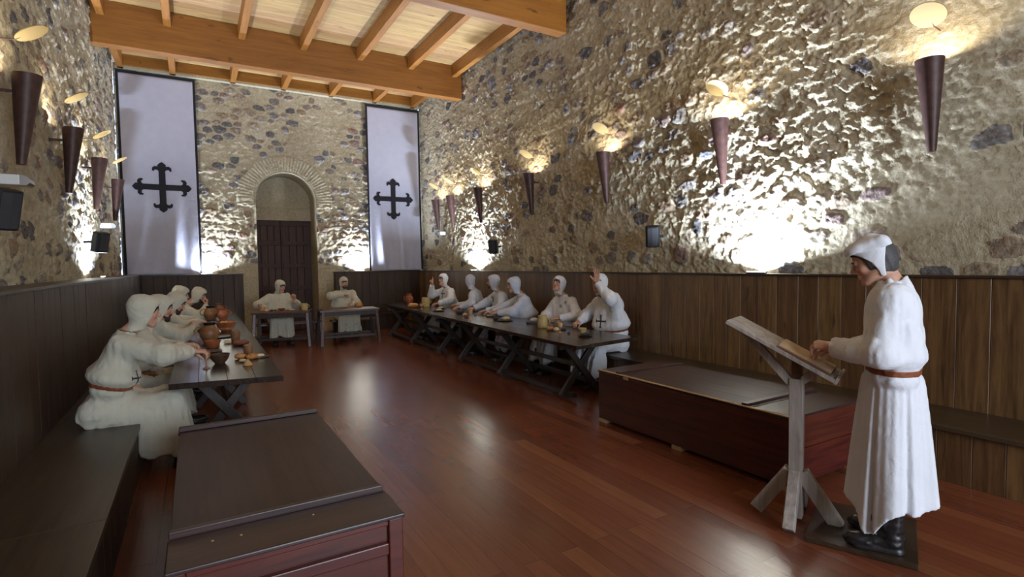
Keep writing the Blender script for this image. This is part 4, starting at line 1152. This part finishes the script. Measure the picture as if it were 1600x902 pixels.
    bp_ = c(bz); sd_ = (x - bp_[0]) * bn[0] + (y - bp_[1]) * bn[1] + (z - bp_[2]) * bn[2]
    rad = np.sqrt((x - bp_[0]) ** 2 + (y - bp_[1]) ** 2 + (z - bp_[2]) ** 2)
    near_ = np.exp(-(sd_ / .030) ** 2)
    core = np.clip((.33 - rad) / .05, 0, 1)
    if belt or stand:
        bulge = np.exp(-((sd_ - .075) / .045) ** 2)
        f.F = (f.F + core * (.020 * near_ - .020 * bulge)).astype(np.float32)
        bf = f.F - .007 if True else None
        bf = np.maximum(np.maximum(bf, np.abs(sd_) - .0165), rad - .30)
        # keep the hands and sleeves out of the belt
        for E, W in arms.values():
            e_, w_ = c(E), c(W); ba = w_ - e_; t_ = np.clip(((x - e_[0]) * ba[0] + (y - e_[1]) * ba[1] + (z - e_[2]) * ba[2]) / (ba @ ba), 0, 1)
            bf = np.maximum(bf, .080 - np.sqrt((x - e_[0] - t_ * ba[0]) ** 2 + (y - e_[1] - t_ * ba[1]) ** 2 + (z - e_[2] - t_ * ba[2]) ** 2))
        BV, BQ = f.mesh(bf.astype(np.float32))
    f.cap(c(neck + tu * .028), c(neck + tu * .12), .058, .080, k=.01, op='sub')
    V, Q = f.mesh(); tn = npmesh('tunic', V, Q, M_TUNIC[tint], t)
    tb = BVHTree.FromPolygons([tuple(v) for v in V], [tuple(int(i) for i in q) for q in Q])
    if belt and len(BQ): npmesh('belt', BV, BQ, M_BELT, t)
    if neckcord:
        tu_ = Vector(tu); x_ = Vector(L_); y_ = Vector(np.cross(tu, L_)); cc = Vector(c(neck)) 
        pts = []
        for k in range(25):
            a = 2 * PI * k / 24; p = cc + (x_ * math.cos(a) + y_ * math.sin(a)) * .067 + tu_ * .022
            pts.append(p)
        MB().tube(pts, .0032, 6, caps=False).build('collar_trim', M_ROPE, t, smooth=True)
    HM = {'hood': HOOD, 'cap': CAP}[hood]
    npmesh('hood' if hood == 'hood' else 'cap', place(HM[0], HR, c(head), hs), HM[1], M_TUNIC[tint], t)
    if hair:
        hm = HAIR_LOW if hair == 'low' else HAIR_CAP if hood == 'cap' else HAIR
        npmesh('hair', place(hm[0], HR, c(head), hs), hm[1], M_HAIRG if hood == 'cap' else M_HAIR, t)
    if beard: npmesh('beard', place(BEARD[0], HR, c(head), hs), BEARD[1], M_BEARD, t)
    for s_ in (-1, 1):
        ctr_ = Vector(place(np.array([[s_ * .031, .0725, .003]]), HR, c(head), hs)[0]); lk = Vector(look)
        m = MB(); n_ = 12
        m.lathe([(.0122 * math.sin(PI * k / 10) * hs, .0122 * math.cos(PI * k / 10) * hs) for k in range(11)], n_, tuple(ctr_), Matrix([list(q) for q in np.stack([HR[:, 0], -HR[:, 2], HR[:, 1]], 1)]))
        e = m.build('eye', M_EYEW, t, smooth=True); e.data.materials.append(M_IRIS)
        for p_ in e.data.polygons:
            if (p_.center - ctr_).normalized().dot(lk) > .72: p_.material_index = 1
        br = place(np.array([[s_ * .014, .089, .0225], [s_ * .030, .090, .0265], [s_ * .046, .077, .0205]]), HR, c(head), hs)
        MB().tube([tuple(q) for q in br], [.003, .004, .002], 6).build('eyebrow', M_HAIR, t, smooth=True)
    if feet:
        for s_ in 'LR':
            sg = 1 if s_ == 'L' else -1
            fd = F_ + L_ * sg * .15; Rb = frame(fd, U_); base = ft[s_].copy(); base[2] = 0 if not stand else .03
            npmesh('boot', place(BOOT[0], Rb, c(base)), BOOT[1], M_BOOT, t)
    for e_ in crosses:
        px, nrm, size, lean = e_; emblem(t, tb, c(np.array(px)), nrm, (0, 0, 1), size, lean)
    if cord:
        a, b_, nrm = cord; a = c(np.array(a)); b_ = c(np.array(b_)); pts = [tuple(a + (b_ - a) * k / 10) for k in range(11)]
        pts = drape(tb, pts, nrm, .004, None); MB().tube(pts, .0028, 5).build('pendant_cord', M_ROPE, t)
        emblem(t, tb, b_, nrm, (0, 0, 1), .055, 0, 'pendant_cross')
    return t
# ------------------------------------------------------------------ the people
Dn = (0, 0, -1)
rt = 'robed diners along the long lit wall'; lf = 'hooded diners on the dark glossy bench'; dw = 'diners at the doorway tables'
P = np.array
# standing reader
LDn = np.array(LD); LSn = np.array(LS); MP = np.array((3.17, 1.42, 0.))
def mp(u, l, z): return tuple(MP + LDn * u - LSn * l + np.array((0, 0, z)))      # l: to his left (towards the viewer)
def hemfn(ph): return .275 - .02 * np.cos(ph) - .135 * np.exp(-((ph - 1.15) / .38) ** 2) + .012 * np.sin(5 * ph)
person('standing reader in white robe, brown belt and flat white cap, head bowed over the desk', mp(-.01, 0, .985), mp(0.005, 0, 1.435), mp(.092, 0, 1.553), tuple(LDn * .91 - P((0, 0, .38)) - LSn * .03),
       {'L': (mp(.262, .085, 1.092), tuple(LDn * .95 + P((0, 0, .02)) + LSn * .25), (.25, .1, -.9), 'pinch', tuple(LDn * -.35 - LSn * .55 - P((0, 0, .8)))),
        'R': (mp(.255, -.075, 1.055), tuple(LDn * .9 - LSn * .35 - P((0, 0, .12))), (-.1, 0, -1), 'relax', tuple(LDn * -.4 + LSn * .4 - P((0, 0, .8))))},
       tuple(LDn[:2]), 'white', 'cap', hair=True, stand=True, hemfn=hemfn, h=.0085, seed=21, group=None, shw=.175, neckcord=False, puff=.97)
# six along the long wall
person('diner with one hand raised high, large black cross low on his white robe', (4.73, 5.42, .52), (4.66, 5.46, 1.10), (4.575, 5.50, 1.285), (-.85, -.30, .10),
       {'L': (4.40, 5.33, 1.325) and ((4.40, 5.33, 1.315), (-.05, .04, 1), (-.9, -.35, .1), 'open', (-.1, -1, -.75)), 'R': ((4.40, 5.74, .775), (-.9, -.5, -.1), Dn, 'relax', (.4, .9, -.5))},
       (-1, -.12), 'white', hair='low', crosses=[((4.52, 5.44, .80), (-1, -.3, .12), .17, 0)], drapes=[((4.56, 5.22, 1.12), (4.70, 5.27, .78), .075, .10)], seed=1, h=.0095, group=rt, shw=.175, hs=1.04)
person('diner looking up with tilted-back head, two tiny black crosses on his robe', (4.73, 6.42, .50), (4.66, 6.42, 1.07), (4.60, 6.46, 1.25), (-.88, -.30, .30),
       {'R': ((4.38, 6.52, .775), (-.8, -.5, -.1), (.0, 0, -1), 'relax', (.2, .9, -.6)), 'L': ((4.42, 6.20, .79), (-.7, .6, -.1), (.0, 0, -1), 'relax', (.2, -.9, -.6))},
       (-1, -.05), 'white', hair='low', crosses=[((4.55, 6.38, .94), (-1, -.25, .1), .055, .2), ((4.55, 6.28, 1.0), (-1, -.25, .1), .045, .9)], seed=2, h=.0095, group=rt)
person('diner in bluish white robe with a tiny cross on a long neck cord', (4.75, 7.50, .50), (4.63, 7.56, 1.05), (4.52, 7.62, 1.215), (-.88, .42, -.18),
       {'R': ((4.30, 7.98, .765), (-.9, .3, -.1), Dn, 'relax', (.2, .9, -.6)), 'L': ((4.27, 7.72, .765), (-.8, .5, -.1), Dn, 'relax', (.3, -.9, -.5))},
       (-1, .35), 'cool', hair='low', cord=((4.52, 7.58, 1.04), (4.50, 7.58, .87), (-1, .1, .1)), seed=3, group=rt)
person('bearded diner in a tan hood turning to his neighbour, black cross on chest', (4.75, 8.35, .50), (4.66, 8.38, 1.08), (4.57, 8.42, 1.245), (-.75, .62, .0),
       {'R': ((4.36, 8.80, .765), (-.9, .4, -.1), Dn, 'grip', (.3, .9, -.5)), 'L': ((4.30, 8.20, .765), (-.9, .3, -.1), Dn, 'relax', (.3, -.9, -.5))},
       (-1, .25), 'cool', beard=True, crosses=[((4.50, 8.50, .97), (-.9, .1, .2), .15, .35)], seed=4, group=rt)
person('diner turned fully away so that only the back of his white hood shows', (4.73, 9.28, .50), (4.66, 9.36, 1.06), (4.60, 9.42, 1.235), (.05, 1, -.15),
       {'R': ((4.45, 9.72, .775), (-.5, .8, -.1), Dn, 'relax', (-.6, .2, -.7)), 'L': ((4.30, 9.25, .765), (-.9, .3, -.1), Dn, 'relax', (-.2, -.9, -.5))},
       (-.75, .65), 'cool', seed=5, group=rt)
person('diner pointing one finger upward, black cross on chest, farthest along the wall', (4.74, 10.72, .50), (4.67, 10.72, 1.07), (4.58, 10.70, 1.245), (-.85, -.30, .05),
       {'R': ((4.42, 10.93, 1.14), (-.05, .03, 1), (-.8, -.5, 0), 'point', (-.1, .6, -.8)), 'L': ((4.36, 10.45, .765), (-.9, .1, -.1), Dn, 'relax', (.2, -.9, -.5))},
       (-1, -.1), 'white', hair='low', crosses=[((4.53, 10.72, .95), (-1, -.2, .1), .16, 0)], seed=6, group=rt)
# two at the doorway
person('diner with turned head lifting one hand, seated before the dark door', (1.47, 12.10, .50), (1.46, 12.02, 1.02), (1.50, 11.93, 1.17), (.55, -.80, -.22),
       {'L': ((1.72, 11.68, .90), (.15, -.25, .9), (-.8, -.3, 0), 'grip', (.7, .2, -.8)), 'R': ((1.18, 11.72, .76), (.1, -.9, -.1), Dn, 'relax', (-.9, .1, -.4))},
       (0, -1), 'cream', hair='low', seed=7, group=dw)
person('dark-bearded diner with one hand held above the other, beside the orange loaf', (2.80, 12.05, .50), (2.79, 11.98, 1.04), (2.775, 11.92, 1.205), (.05, -.98, -.12),
       {'R': ((2.72, 11.72, .955), (.95, -.2, -.05), (0, -.3, -.9), 'grip', (-.9, -.1, -.05)), 'L': ((2.86, 11.60, .765), (-.25, -.9, -.1), Dn, 'grip', (.8, .3, -.6))},
       (0, -1), 'cream', hair='low', beard=True, seed=8, group=dw)
# five on the dark bench
person('hooded diner in cream robe and brown belt reaching across for the wooden goblet', (-.63, 5.10, .52), (-.475, 5.10, 1.075), (-.355, 5.11, 1.235), (.93, .18, -.18),
       {'R': ((-.045, 5.02, .905), (.95, .12, -.12), (0, 0, -1), 'pinch', (-.1, -1, -.15)), 'L': ((-.46, 5.32, .62), (.6, -.2, -.5), Dn, 'relax', (-.5, .8, -.3))},
       (1, .03), 'cream', hair='low', crosses=[((-.44, 5.0, .745), (.45, -.9, .0), .11, .15)], seed=9, h=.0095, group=lf, hem=.11, shw=.17, waist=.32, back=.09, drapes=[((-.32, 5.02, .44), (-.29, 5.0, .20), .13, .15), ((-.70, 4.98, .50), (-.45, 4.98, .47), .10, .10)])
person('bearded hooded diner half hidden behind the man reaching for the goblet', (-.63, 6.15, .50), (-.44, 6.20, 1.03), (-.30, 6.25, 1.185), (.93, .05, -.22),
       {'R': ((-.13, 6.12, .83), (.95, .0, -.05), Dn, 'relax', (-.1, -.7, -.6)), 'L': ((-.12, 6.5, .77), (.9, .2, -.1), Dn, 'relax', (-.1, .8, -.5))},
       (1, .0), 'cream', beard=True, seed=10, group=lf)
person('third bearded hooded diner, bending low with his hands at his food', (-.60, 7.6, .50), (-.38, 7.65, .99), (-.215, 7.7, 1.15), (.85, .1, -.45),
       {'R': ((-.0, 7.6, .87), (.7, .0, -.6), (-.6, 0, -.8), 'pinch', (-.1, -.7, -.7)), 'L': ((-.02, 7.9, .84), (.8, -.2, -.4), (-.3, 0, -.9), 'pinch', (-.1, .8, -.6))},
       (1, .05), 'cream', beard=True, seed=11, group=lf)
person('hooded diner in cream robe, mostly hidden, fourth along the dark bench', (-.60, 9.25, .50), (-.36, 9.28, 1.01), (-.195, 9.32, 1.18), (.9, .15, -.25),
       {'R': ((.02, 9.2, .80), (.9, .1, -.3), Dn, 'relax', (-.1, -.7, -.7)), 'L': ((.0, 9.6, .78), (.9, -.1, -.2), Dn, 'relax', (-.1, .8, -.6))},
       (1, .05), 'cream', seed=12, group=lf)
person('dark-bearded hooded diner at the end of the dark bench lifting food to his mouth', (-.42, 10.72, .50), (-.14, 10.72, .96), (.045, 10.72, 1.11), (.9, -.05, -.35),
       {'R': ((.15, 10.60, .93), (.15, .0, 1), (-.9, 0, 0), 'grip', (.2, -.7, -.7)), 'L': ((.12, 11.0, .78), (.9, -.2, -.2), Dn, 'relax', (-.1, .8, -.6))},
       (1, .0), 'cream', beard=True, hair='low', seed=13, group=lf)
# ------------------------------------------------------------------ tableware and food
M_CLAY = plain('brown_earthenware', (.24, .105, .040), .45, noise=.25, nscale=22, bump=.15)
M_CLAYD = plain('dark_earthenware', (.070, .036, .020), .4, noise=.3, nscale=25, bump=.1)
M_CLAYR = plain('red_earthenware', (.30, .085, .030), .5, noise=.25, nscale=22, bump=.15)
M_CLAYY = plain('yellow_earthenware', (.52, .38, .15), .45, noise=.15, nscale=20, bump=.1)
M_GLAZE = plain('black_glaze', (.012, .012, .012), .25)
M_TURN = plain('turned_light_wood', (.50, .28, .11), .5, noise=.2, nscale=30)
M_TURND = plain('turned_brown_wood', (.26, .12, .05), .45, noise=.25, nscale=30)
M_BREAD = plain('bread_crust', (.50, .22, .065), .7, noise=.3, nscale=30, bump=.4)
M_CRUMB = plain('pale_bread', (.68, .55, .33), .85, noise=.15, nscale=50, bump=.4)
M_MEAT = plain('roast_meat', (.20, .050, .028), .5, noise=.4, nscale=35, bump=.5)
M_DARKF = plain('dark_food', (.035, .026, .022), .6, noise=.4, nscale=45, bump=.5)
M_SLATE = plain('dark_plate', (.030, .022, .020), .35, noise=.2)
M_STEEL = plain('knife_steel', (.35, .35, .37), .3, 1)
M_LINEN = cloth('napkin_linen', (.55, .52, .50))
gl = 'tableware and food on the five diners table'; gr = 'tableware and food on the six diners tables'; gd = 'tableware and food on the doorway tables'
Z0 = TZ + .0015
def ring(prof, n=24): return prof
def goblet(label, x, y, h=.115, r=.035, mat=M_TURN, grp=None):
    t = thing('goblet', label, 'goblet', (x, y, Z0), 0, grp)
    MB().lathe([(.0005, 0), (r * .85, 0), (r * .85, .004), (r * .3, .012), (.006, .022), (.005, h * .48), (.010, h * .52)], 20).build('stem', mat, t, smooth=True)
    MB().lathe([(.0005, h * .50), (r * .6, h * .54), (r * .95, h * .68), (r, h * .82), (r * .93, h), (r * .86, h), (r * .90, h * .82), (r * .8, h * .68), (.0005, h * .58)], 20).build('cup', mat, t, smooth=True)
    return t
def bowl(label, x, y, r=.075, h=.055, mat=M_CLAYD, grp=None, name='bowl', food=None):
    t = thing(name, label, 'bowl', (x, y, Z0), 0, grp)
    MB().lathe([(.0005, 0), (r * .5, 0), (r * .52, .006), (r * .82, h * .45), (r, h), (r * .94, h), (r * .76, h * .5), (r * .4, .014), (.0005, .012)], 26).build('bowl_body', mat, t, smooth=True)
    if food:
        f = Field((-r, -r, 0), (r, r, h * 2), .004); f.ell((0, 0, h * .45), (r * .8, r * .8, h * .45), k=.01)
        rr = random.Random(int(x * 1000))
        for k in range(7): f.ell((rr.uniform(-.5, .5) * r, rr.uniform(-.5, .5) * r, h * .85), (r * .25, r * .2, h * .3), k=.006)
        f.noise(.002, .01, 4); fieldmesh('food', f, food, t)
    return t
def jug(label, x, y, h=.17, r=.065, mat=M_CLAY, grp=None, rim=M_GLAZE, rz=0, name='jug', straight=False):
    t = thing(name, label, 'jug', (x, y, Z0), rz, grp)
    if straight: prof = [(.0005, 0), (r * .92, 0), (r, .01), (r * 1.02, h * .5), (r * .94, h * .93), (r * .96, h), (r * .87, h), (r * .86, h * .9), (r * .9, h * .3), (.0005, .012)]
    else: prof = [(.0005, 0), (r * .55, 0), (r * .6, .008), (r * .92, h * .28), (r, h * .48), (r * .86, h * .68), (r * .58, h * .82), (r * .56, h * .86)]
    MB().lathe(prof, 28).build('jug_body', mat, t, smooth=True)
    if not straight: MB().lathe([(r * .56, h * .855), (r * .60, h * .90), (r * .70, h), (r * .63, h), (r * .50, h * .88), (r * .48, h * .80), (.0005, h * .78)], 28).build('rim', rim, t, smooth=True)
    a = [(r * .95, 0, h * .35), (r * 1.38, 0, h * .42), (r * 1.48, 0, h * .60), (r * 1.2, 0, h * .78), (r * (.9 if straight else .55), 0, h * .82)]
    MB().tube(a, [.007, .008, .008, .007, .006], 8).build('handle', mat, t, smooth=True)
    return t
def cup(label, x, y, h=.075, r=.036, mat=M_TURN, grp=None):
    return tag(MB().lathe([(.0005, Z0), (r * .8, Z0), (r * .84, Z0 + .004), (r, Z0 + h), (r * .9, Z0 + h), (r * .76, Z0 + .01), (.0005, Z0 + .009)], 22, (x, y, 0)).build('cup', mat, smooth=True), label, 'cup', grp)
def plate(label, x, y, r=.10, mat=M_SLATE, grp=None):
    return tag(MB().lathe([(.0005, Z0), (r * .6, Z0), (r * .98, Z0 + .009), (r, Z0 + .013), (r * .95, Z0 + .013), (r * .62, Z0 + .006), (.0005, Z0 + .005)], 30, (x, y, 0)).build('plate', mat, smooth=True), label, 'plate', grp)
def lump(name, label, cat, x, y, size, mat, grp, z=0, seed=1, rz=0, n=4):
    rr = random.Random(seed); a, b, h = size
    f = Field((-a * 1.4, -b * 1.4, -.005), (a * 1.4, b * 1.4, h * 1.7), max(.0035, max(a, b) / 16))
    f.ell((0, 0, h * .5), (a, b, h * .5), k=.01)
    for k in range(n): f.ell((rr.uniform(-.55, .55) * a, rr.uniform(-.5, .5) * b, h * rr.uniform(.4, .7)), (a * .45, b * .45, h * .35), k=.012)
    f.noise(min(a, b) * .08, a * .5, seed); f.plane((0, 0, h * .06), (0, 0, -1))
    V, Q = f.mesh(); V[:, 2] -= h * .06; c_, s_ = math.cos(rz), math.sin(rz); V = np.stack([V[:, 0] * c_ - V[:, 1] * s_ + x, V[:, 0] * s_ + V[:, 1] * c_ + y, V[:, 2] + Z0 + z], 1)
    return tag(npmesh(name, V, Q, mat), label, cat, grp)
def loaf(label, x, y, r=.055, h=.06, grp=None, z=0, mat=M_BREAD): return lump('bread_roll' if r < .045 else 'bread_loaf', label, 'bread', x, y, (r, r * .9, h), mat, grp, z, seed=int(abs(x * 977 + y * 131)), n=1)
def knife(label, x, y, rz, L=.22, grp=None, name='knife'):
    t = thing(name, label, 'knife', (x, y, Z0), rz, grp)
    MB().prism([(.0, -.010), (L * .5, -.010), (L * .6, 0), (L * .45, .008), (0, .008)], 0, .0025).build('blade', M_STEEL, t)
    MB().box(-L * .4, 0, -.009, .009, 0, .013).build('handle', M_SLATE, t, bevel=.003); return t
def board(label, x, y, rz, a, b, grp, mat=M_TURND):
    c_, s_ = math.cos(rz), math.sin(rz); M = Matrix.Translation((x, y, Z0)) @ Matrix.Rotation(rz, 4, 'Z')
    pts = [(a * math.cos(2 * PI * k / 24) * (1 if abs(math.cos(2 * PI * k / 24)) < .98 else 1.25), b * math.sin(2 * PI * k / 24)) for k in range(24)]
    return tag(MB().prism(pts, 0, .014, M).build('serving_board', mat, bevel=.003), label, 'board', grp)
def spoon(label, a, b_, grp, mat=M_TURND):
    t = thing('spoon', label, 'spoon', a, 0, grp); A = Vector(a); B = Vector(b_) - A
    MB().tube([(0, 0, 0), B * .5, B], [.004, .0045, .005], 8).build('handle', mat, t, smooth=True)
    f = Field((-.03, -.03, -.02), (.03, .03, .02), .003); f.ell((0, 0, 0), (.022, .016, .008), k=.002); V, Q = f.mesh(); npmesh('spoon_head', V, Q, mat, t); return t
# five diners table
goblet('turned wooden goblet under the outstretched hand', .055, 5.32, .155, .036, M_TURND, gl)
bowl('wide dark bowl beside the wooden goblet', .165, 5.55, .085, .085, M_CLAYD, gl, food=None)
plate('dark plate between the round jug and the wide dark bowl', .10, 6.35, .12, M_SLATE, gl)
b_ = bowl('red-brown covered bowl beyond the wide dark bowl', .135, 6.68, .085, .08, M_CLAYR, gl)
jug('big round-bellied brown jug with black rim amid the hands', .12, 7.20, .235, .105, M_CLAY, gl, rz=PI)
spoon('wooden spoon leaning on the round-bellied jug', (.02, 6.98, TZ + .02), (-.035, 7.0, TZ + .15), gl)
plate('flat dark plate just past the round-bellied jug', .26, 7.62, .13, M_SLATE, gl)
bowl('orange-brown bowl with bread, past the flat dark plate', .34, 8.35, .125, .12, M_CLAYR, gl, food=M_BREAD)
cup('brown clay cup beside roast meat in mid table', .385, 7.12, .115, .055, M_TURND, gl)
lump('roast_meat', 'dark red chunk of roast meat in mid table', 'meat', .41, 6.72, (.085, .07, .06), M_MEAT, gl, seed=3)
loaf('small pale roll beside the mid table cup', .29, 6.95, .04, .035, gl, mat=M_CRUMB)
cup('brown clay cup closest to the table end, among rolls', .425, 5.86, .105, .046, M_TURND, gl)
loaf('brown roll on the inner side of the table-end cup', .345, 5.70, .055, .055, gl)
loaf('brown roll on the outer side of the table-end cup', .435, 5.62, .055, .055, gl)
loaf('flat piece of bread lying by the table-end rolls', .35, 5.50, .035, .03, gl, mat=M_CRUMB)
board('small pear-shaped wooden dish near the outer table edge', .515, 5.66, .3, .075, .04, gl, M_CLAYD)
lump('bread_crust', 'piece of bread on the small pear-shaped dish', 'bread', .50, 5.66, (.045, .028, .025), M_CRUMB, gl, z=.014, seed=8)
tag(MB().lathe([(.0005, Z0), (.040, Z0), (.042, Z0 + .006), (.012, Z0 + .05), (.008, Z0 + .055), (.0005, Z0 + .057)], 18, (.372, 5.28, 0)).build('salt_cone', M_TURN, smooth=True), 'small pale wooden cone standing near the end of the table', 'condiment', gl)
jug('second brown jug with black rim near the end diner', .20, 10.3, .235, .105, M_CLAY, gl, rz=PI)
plate('pale-rimmed platter near the end diner', .39, 9.55, .15, M_SLATE, gl)
jug('small brown pot, front one of two beyond the platter', .37, 10.1, .20, .085, M_CLAYR, gl, rim=M_CLAYR)
jug('small brown pot, back one of two beyond the platter', .36, 11.2, .22, .08, M_CLAY, gl, rim=M_CLAY)
bowl('low dark dish by the hands of the third diner', .14, 8.9, .11, .05, M_SLATE, gl)
knife('knife lying before the second hooded diner', .02, 6.75, .3, .24, gl)
# doorway tables
goblet('small wooden goblet at the end of the doorway table', 1.09, 11.72, .14, .04, M_TURN, gd)
loaf('larger bread roll by the small goblet', 1.12, 11.57, .045, .05, gd)
loaf('smaller bread roll by the small goblet', 1.18, 11.50, .035, .035, gd, mat=M_CRUMB)
lump('olive_heap', 'little heap of dark food between goblet and reddish bowl', 'food', 1.27, 11.52, (.035, .03, .03), M_DARKF, gd, seed=5)
lump('olive_heap', 'tiny dark food lump just before the reddish bowl', 'food', 1.34, 11.55, (.02, .02, .025), M_DARKF, gd, seed=6)
bowl('reddish shallow bowl in front of the diner with turned head', 1.45, 11.50, .075, .045, M_CLAYR, gd, food=M_MEAT)
board('wooden board with pale food by the lifted hand', 1.63, 11.38, -.3, .10, .045, gd)
lump('cheese_piece', 'pale slice of food lying on the wooden board', 'food', 1.63, 11.38, (.06, .025, .02), M_CRUMB, gd, z=.014, seed=7)
jug('straight yellowish jar beside the lifted hand', 1.86, 11.35, .135, .062, M_CLAYY, gd, name='jar', straight=True)
lump('bread_loaf', 'round orange-brown loaf by the dark-bearded diner', 'bread', 2.93, 11.30, (.078, .075, .115), M_BREAD, gd, seed=9, n=2)
plate('dark shallow plate before the dark-bearded diner', 2.62, 11.3, .09, M_CLAYR, gd)
knife('knife lying where the two doorway tables meet', 2.15, 11.1, .2, .2, gd)
# six diners tables
jug('tall reddish jug at the far end of the long table', 4.05, 11.35, .24, .085, M_CLAYR, gr, rim=M_CLAYR, rz=PI)
loaf('round golden loaf before the farthest long-wall diner', 3.80, 10.45, .11, .10, gr)
jug('yellowish mug with handle near the pointing diner', 4.10, 10.50, .19, .085, M_CLAYY, gr, name='mug', straight=True, rz=-.9)
goblet('small goblet in front of the yellowish mug', 3.78, 9.90, .11, .04, M_TURN, gr)
plate('dark plate with bread wedge, wall side', 4.13, 9.8, .11, M_SLATE, gr)
plate('dark plate with bread wedge, open side', 3.88, 9.3, .11, M_SLATE, gr)
loaf('flat bread piece on the open side plate', 3.90, 9.32, .06, .035, gr, z=.012, mat=M_CRUMB)
loaf('flat bread piece on the wall side plate', 4.12, 9.78, .05, .03, gr, z=.012, mat=M_CRUMB)
knife('long knife before the turned-away diner', 4.10, 8.95, .9, .26, gr)
lump('roast_meat', 'dark grilled meat before the turned-away diner', 'meat', 4.0, 8.62, (.07, .055, .06), M_DARKF, gr, seed=11)
loaf('white roll beside the dark grilled meat', 3.86, 8.12, .04, .05, gr, mat=M_CRUMB)
lump('roast_meat', 'small reddish piece of meat next to the white roll', 'meat', 3.80, 7.95, (.045, .04, .05), M_MEAT, gr, seed=12)
goblet('amber wooden goblet standing alone on the long table', 3.66, 7.50, .165, .034, M_TURN, gr)
knife('long knife between goblet and bearded diner', 4.12, 8.2, .8, .30, gr)
tag(MB().prism([(4.05, 7.72), (4.22, 7.62), (4.20, 7.95)], Z0, Z0 + .02).build('folded_napkin', M_SLATE, bevel=.004), 'dark folded cloth under the hands of the diner in bluish robe', 'napkin', gr)
plate('dark plate holding a pale loaf, mid table', 4.02, 7.05, .12, M_SLATE, gr)
loaf('pale half loaf on the mid table plate', 4.05, 7.08, .065, .055, gr, z=.012, mat=M_CRUMB)
lump('olive_heap', 'dark food beside the pale half loaf', 'food', 4.0, 7.30, (.05, .04, .05), M_DARKF, gr, seed=13)
tag(MB().prism([(4.06, 6.50), (4.24, 6.46), (4.22, 6.78)], Z0, Z0 + .022).build('cheese_wedge', M_SLATE, bevel=.003), 'dark triangular wedge beside the big yellowish mug', 'food', gr)
lump('folded_napkin', 'crumpled greyish napkin behind the dark wedge', 'napkin', 4.33, 6.72, (.07, .05, .055), M_LINEN, gr, seed=14)
jug('big yellowish mug with handle before the head-tilted diner', 3.99, 5.98, .165, .068, M_CLAYY, gr, name='mug', straight=True, rz=-1.0)
loaf('orange-brown roll next to the big yellowish mug', 3.93, 5.72, .05, .05, gr)
loaf('pale cut roll touching the orange-brown roll', 3.95, 5.61, .035, .05, gr, mat=M_CRUMB)
goblet('pale wooden cup on a short stem before the head-tilted diner', 3.87, 5.42, .125, .036, M_TURN, gr)
lump('olive_heap', 'small flat dark lump between stemmed cup and tan bowl', 'food', 4.06, 5.62, (.045, .022, .02), M_DARKF, gr, seed=15)
spoon('dark wooden spoon lying before the tan bowl', (3.90, 5.28, TZ + .012), (4.02, 5.42, TZ + .010), gr, M_SLATE)
bowl('straight-sided tan bowl before the diner with raised hand', 4.08, 5.24, .055, .062, M_CLAYY, gr)
plate('dark plate nearest the table end by the black cross', 3.93, 4.99, .085, M_SLATE, gr)
lump('roast_meat', 'dark lumpy food on the plate at the table end', 'meat', 3.93, 4.99, (.065, .045, .03), M_DARKF, gr, z=.01, seed=16)
# ------------------------------------------------------------------ daylight, camera
W = bpy.data.worlds.new('world'); sc.world = W; W.use_nodes = True
bg = W.node_tree.nodes['Background']; bg.inputs[0].default_value = (.55, .68, 1, 1); bg.inputs[1].default_value = 1.0
def area(name, loc, aim, sx, sy, e, col):
    l = bpy.data.lights.new(name, 'AREA'); l.shape = 'RECTANGLE'; l.size = sx; l.size_y = sy; l.energy = e; l.color = col
    o = bpy.data.objects.new(name, l); C.objects.link(o); o.location = loc
    o.rotation_euler = (Vector(aim) - Vector(loc)).to_track_quat('-Z', 'Y').to_euler(); return o
area('window_daylight', ((WX0 + WX1) / 2, YN - .02, 2.3), ((WX0 + WX1) / 2, 6, 1.9), 3.3, 2.7, 215, (.78, .88, 1.0))
cam = bpy.data.cameras.new('camera'); co = bpy.data.objects.new('camera', cam); C.objects.link(co); sc.camera = co
yaw, pitch, roll = .5320196, -.04660509, -.01521478
fw = Vector((math.sin(yaw) * math.cos(pitch), math.cos(yaw) * math.cos(pitch), math.sin(pitch)))
r0 = Vector((math.cos(yaw), -math.sin(yaw), 0)); u0 = r0.cross(fw)
r1 = math.cos(roll) * r0 + math.sin(roll) * u0; u1 = -math.sin(roll) * r0 + math.cos(roll) * u0
Mc = Matrix((r1, u1, -fw)).transposed().to_4x4(); Mc.translation = (0, 0, 1.57); co.matrix_world = Mc
cam.sensor_width = 36; cam.lens = 36 * 839.85 / 1600; cam.clip_start = .05
vs = sc.view_settings; sc.display_settings.display_device = 'sRGB'
vs.view_transform = 'Standard'; vs.look = 'None'; vs.gamma = 1; vs.use_curve_mapping = False; vs.exposure = 1.0
sc.cycles.use_denoising = True; sc.cycles.max_bounces = 8; sc.cycles.diffuse_bounces = 4; sc.cycles.glossy_bounces = 3
sc.cycles.sample_clamp_indirect = 6
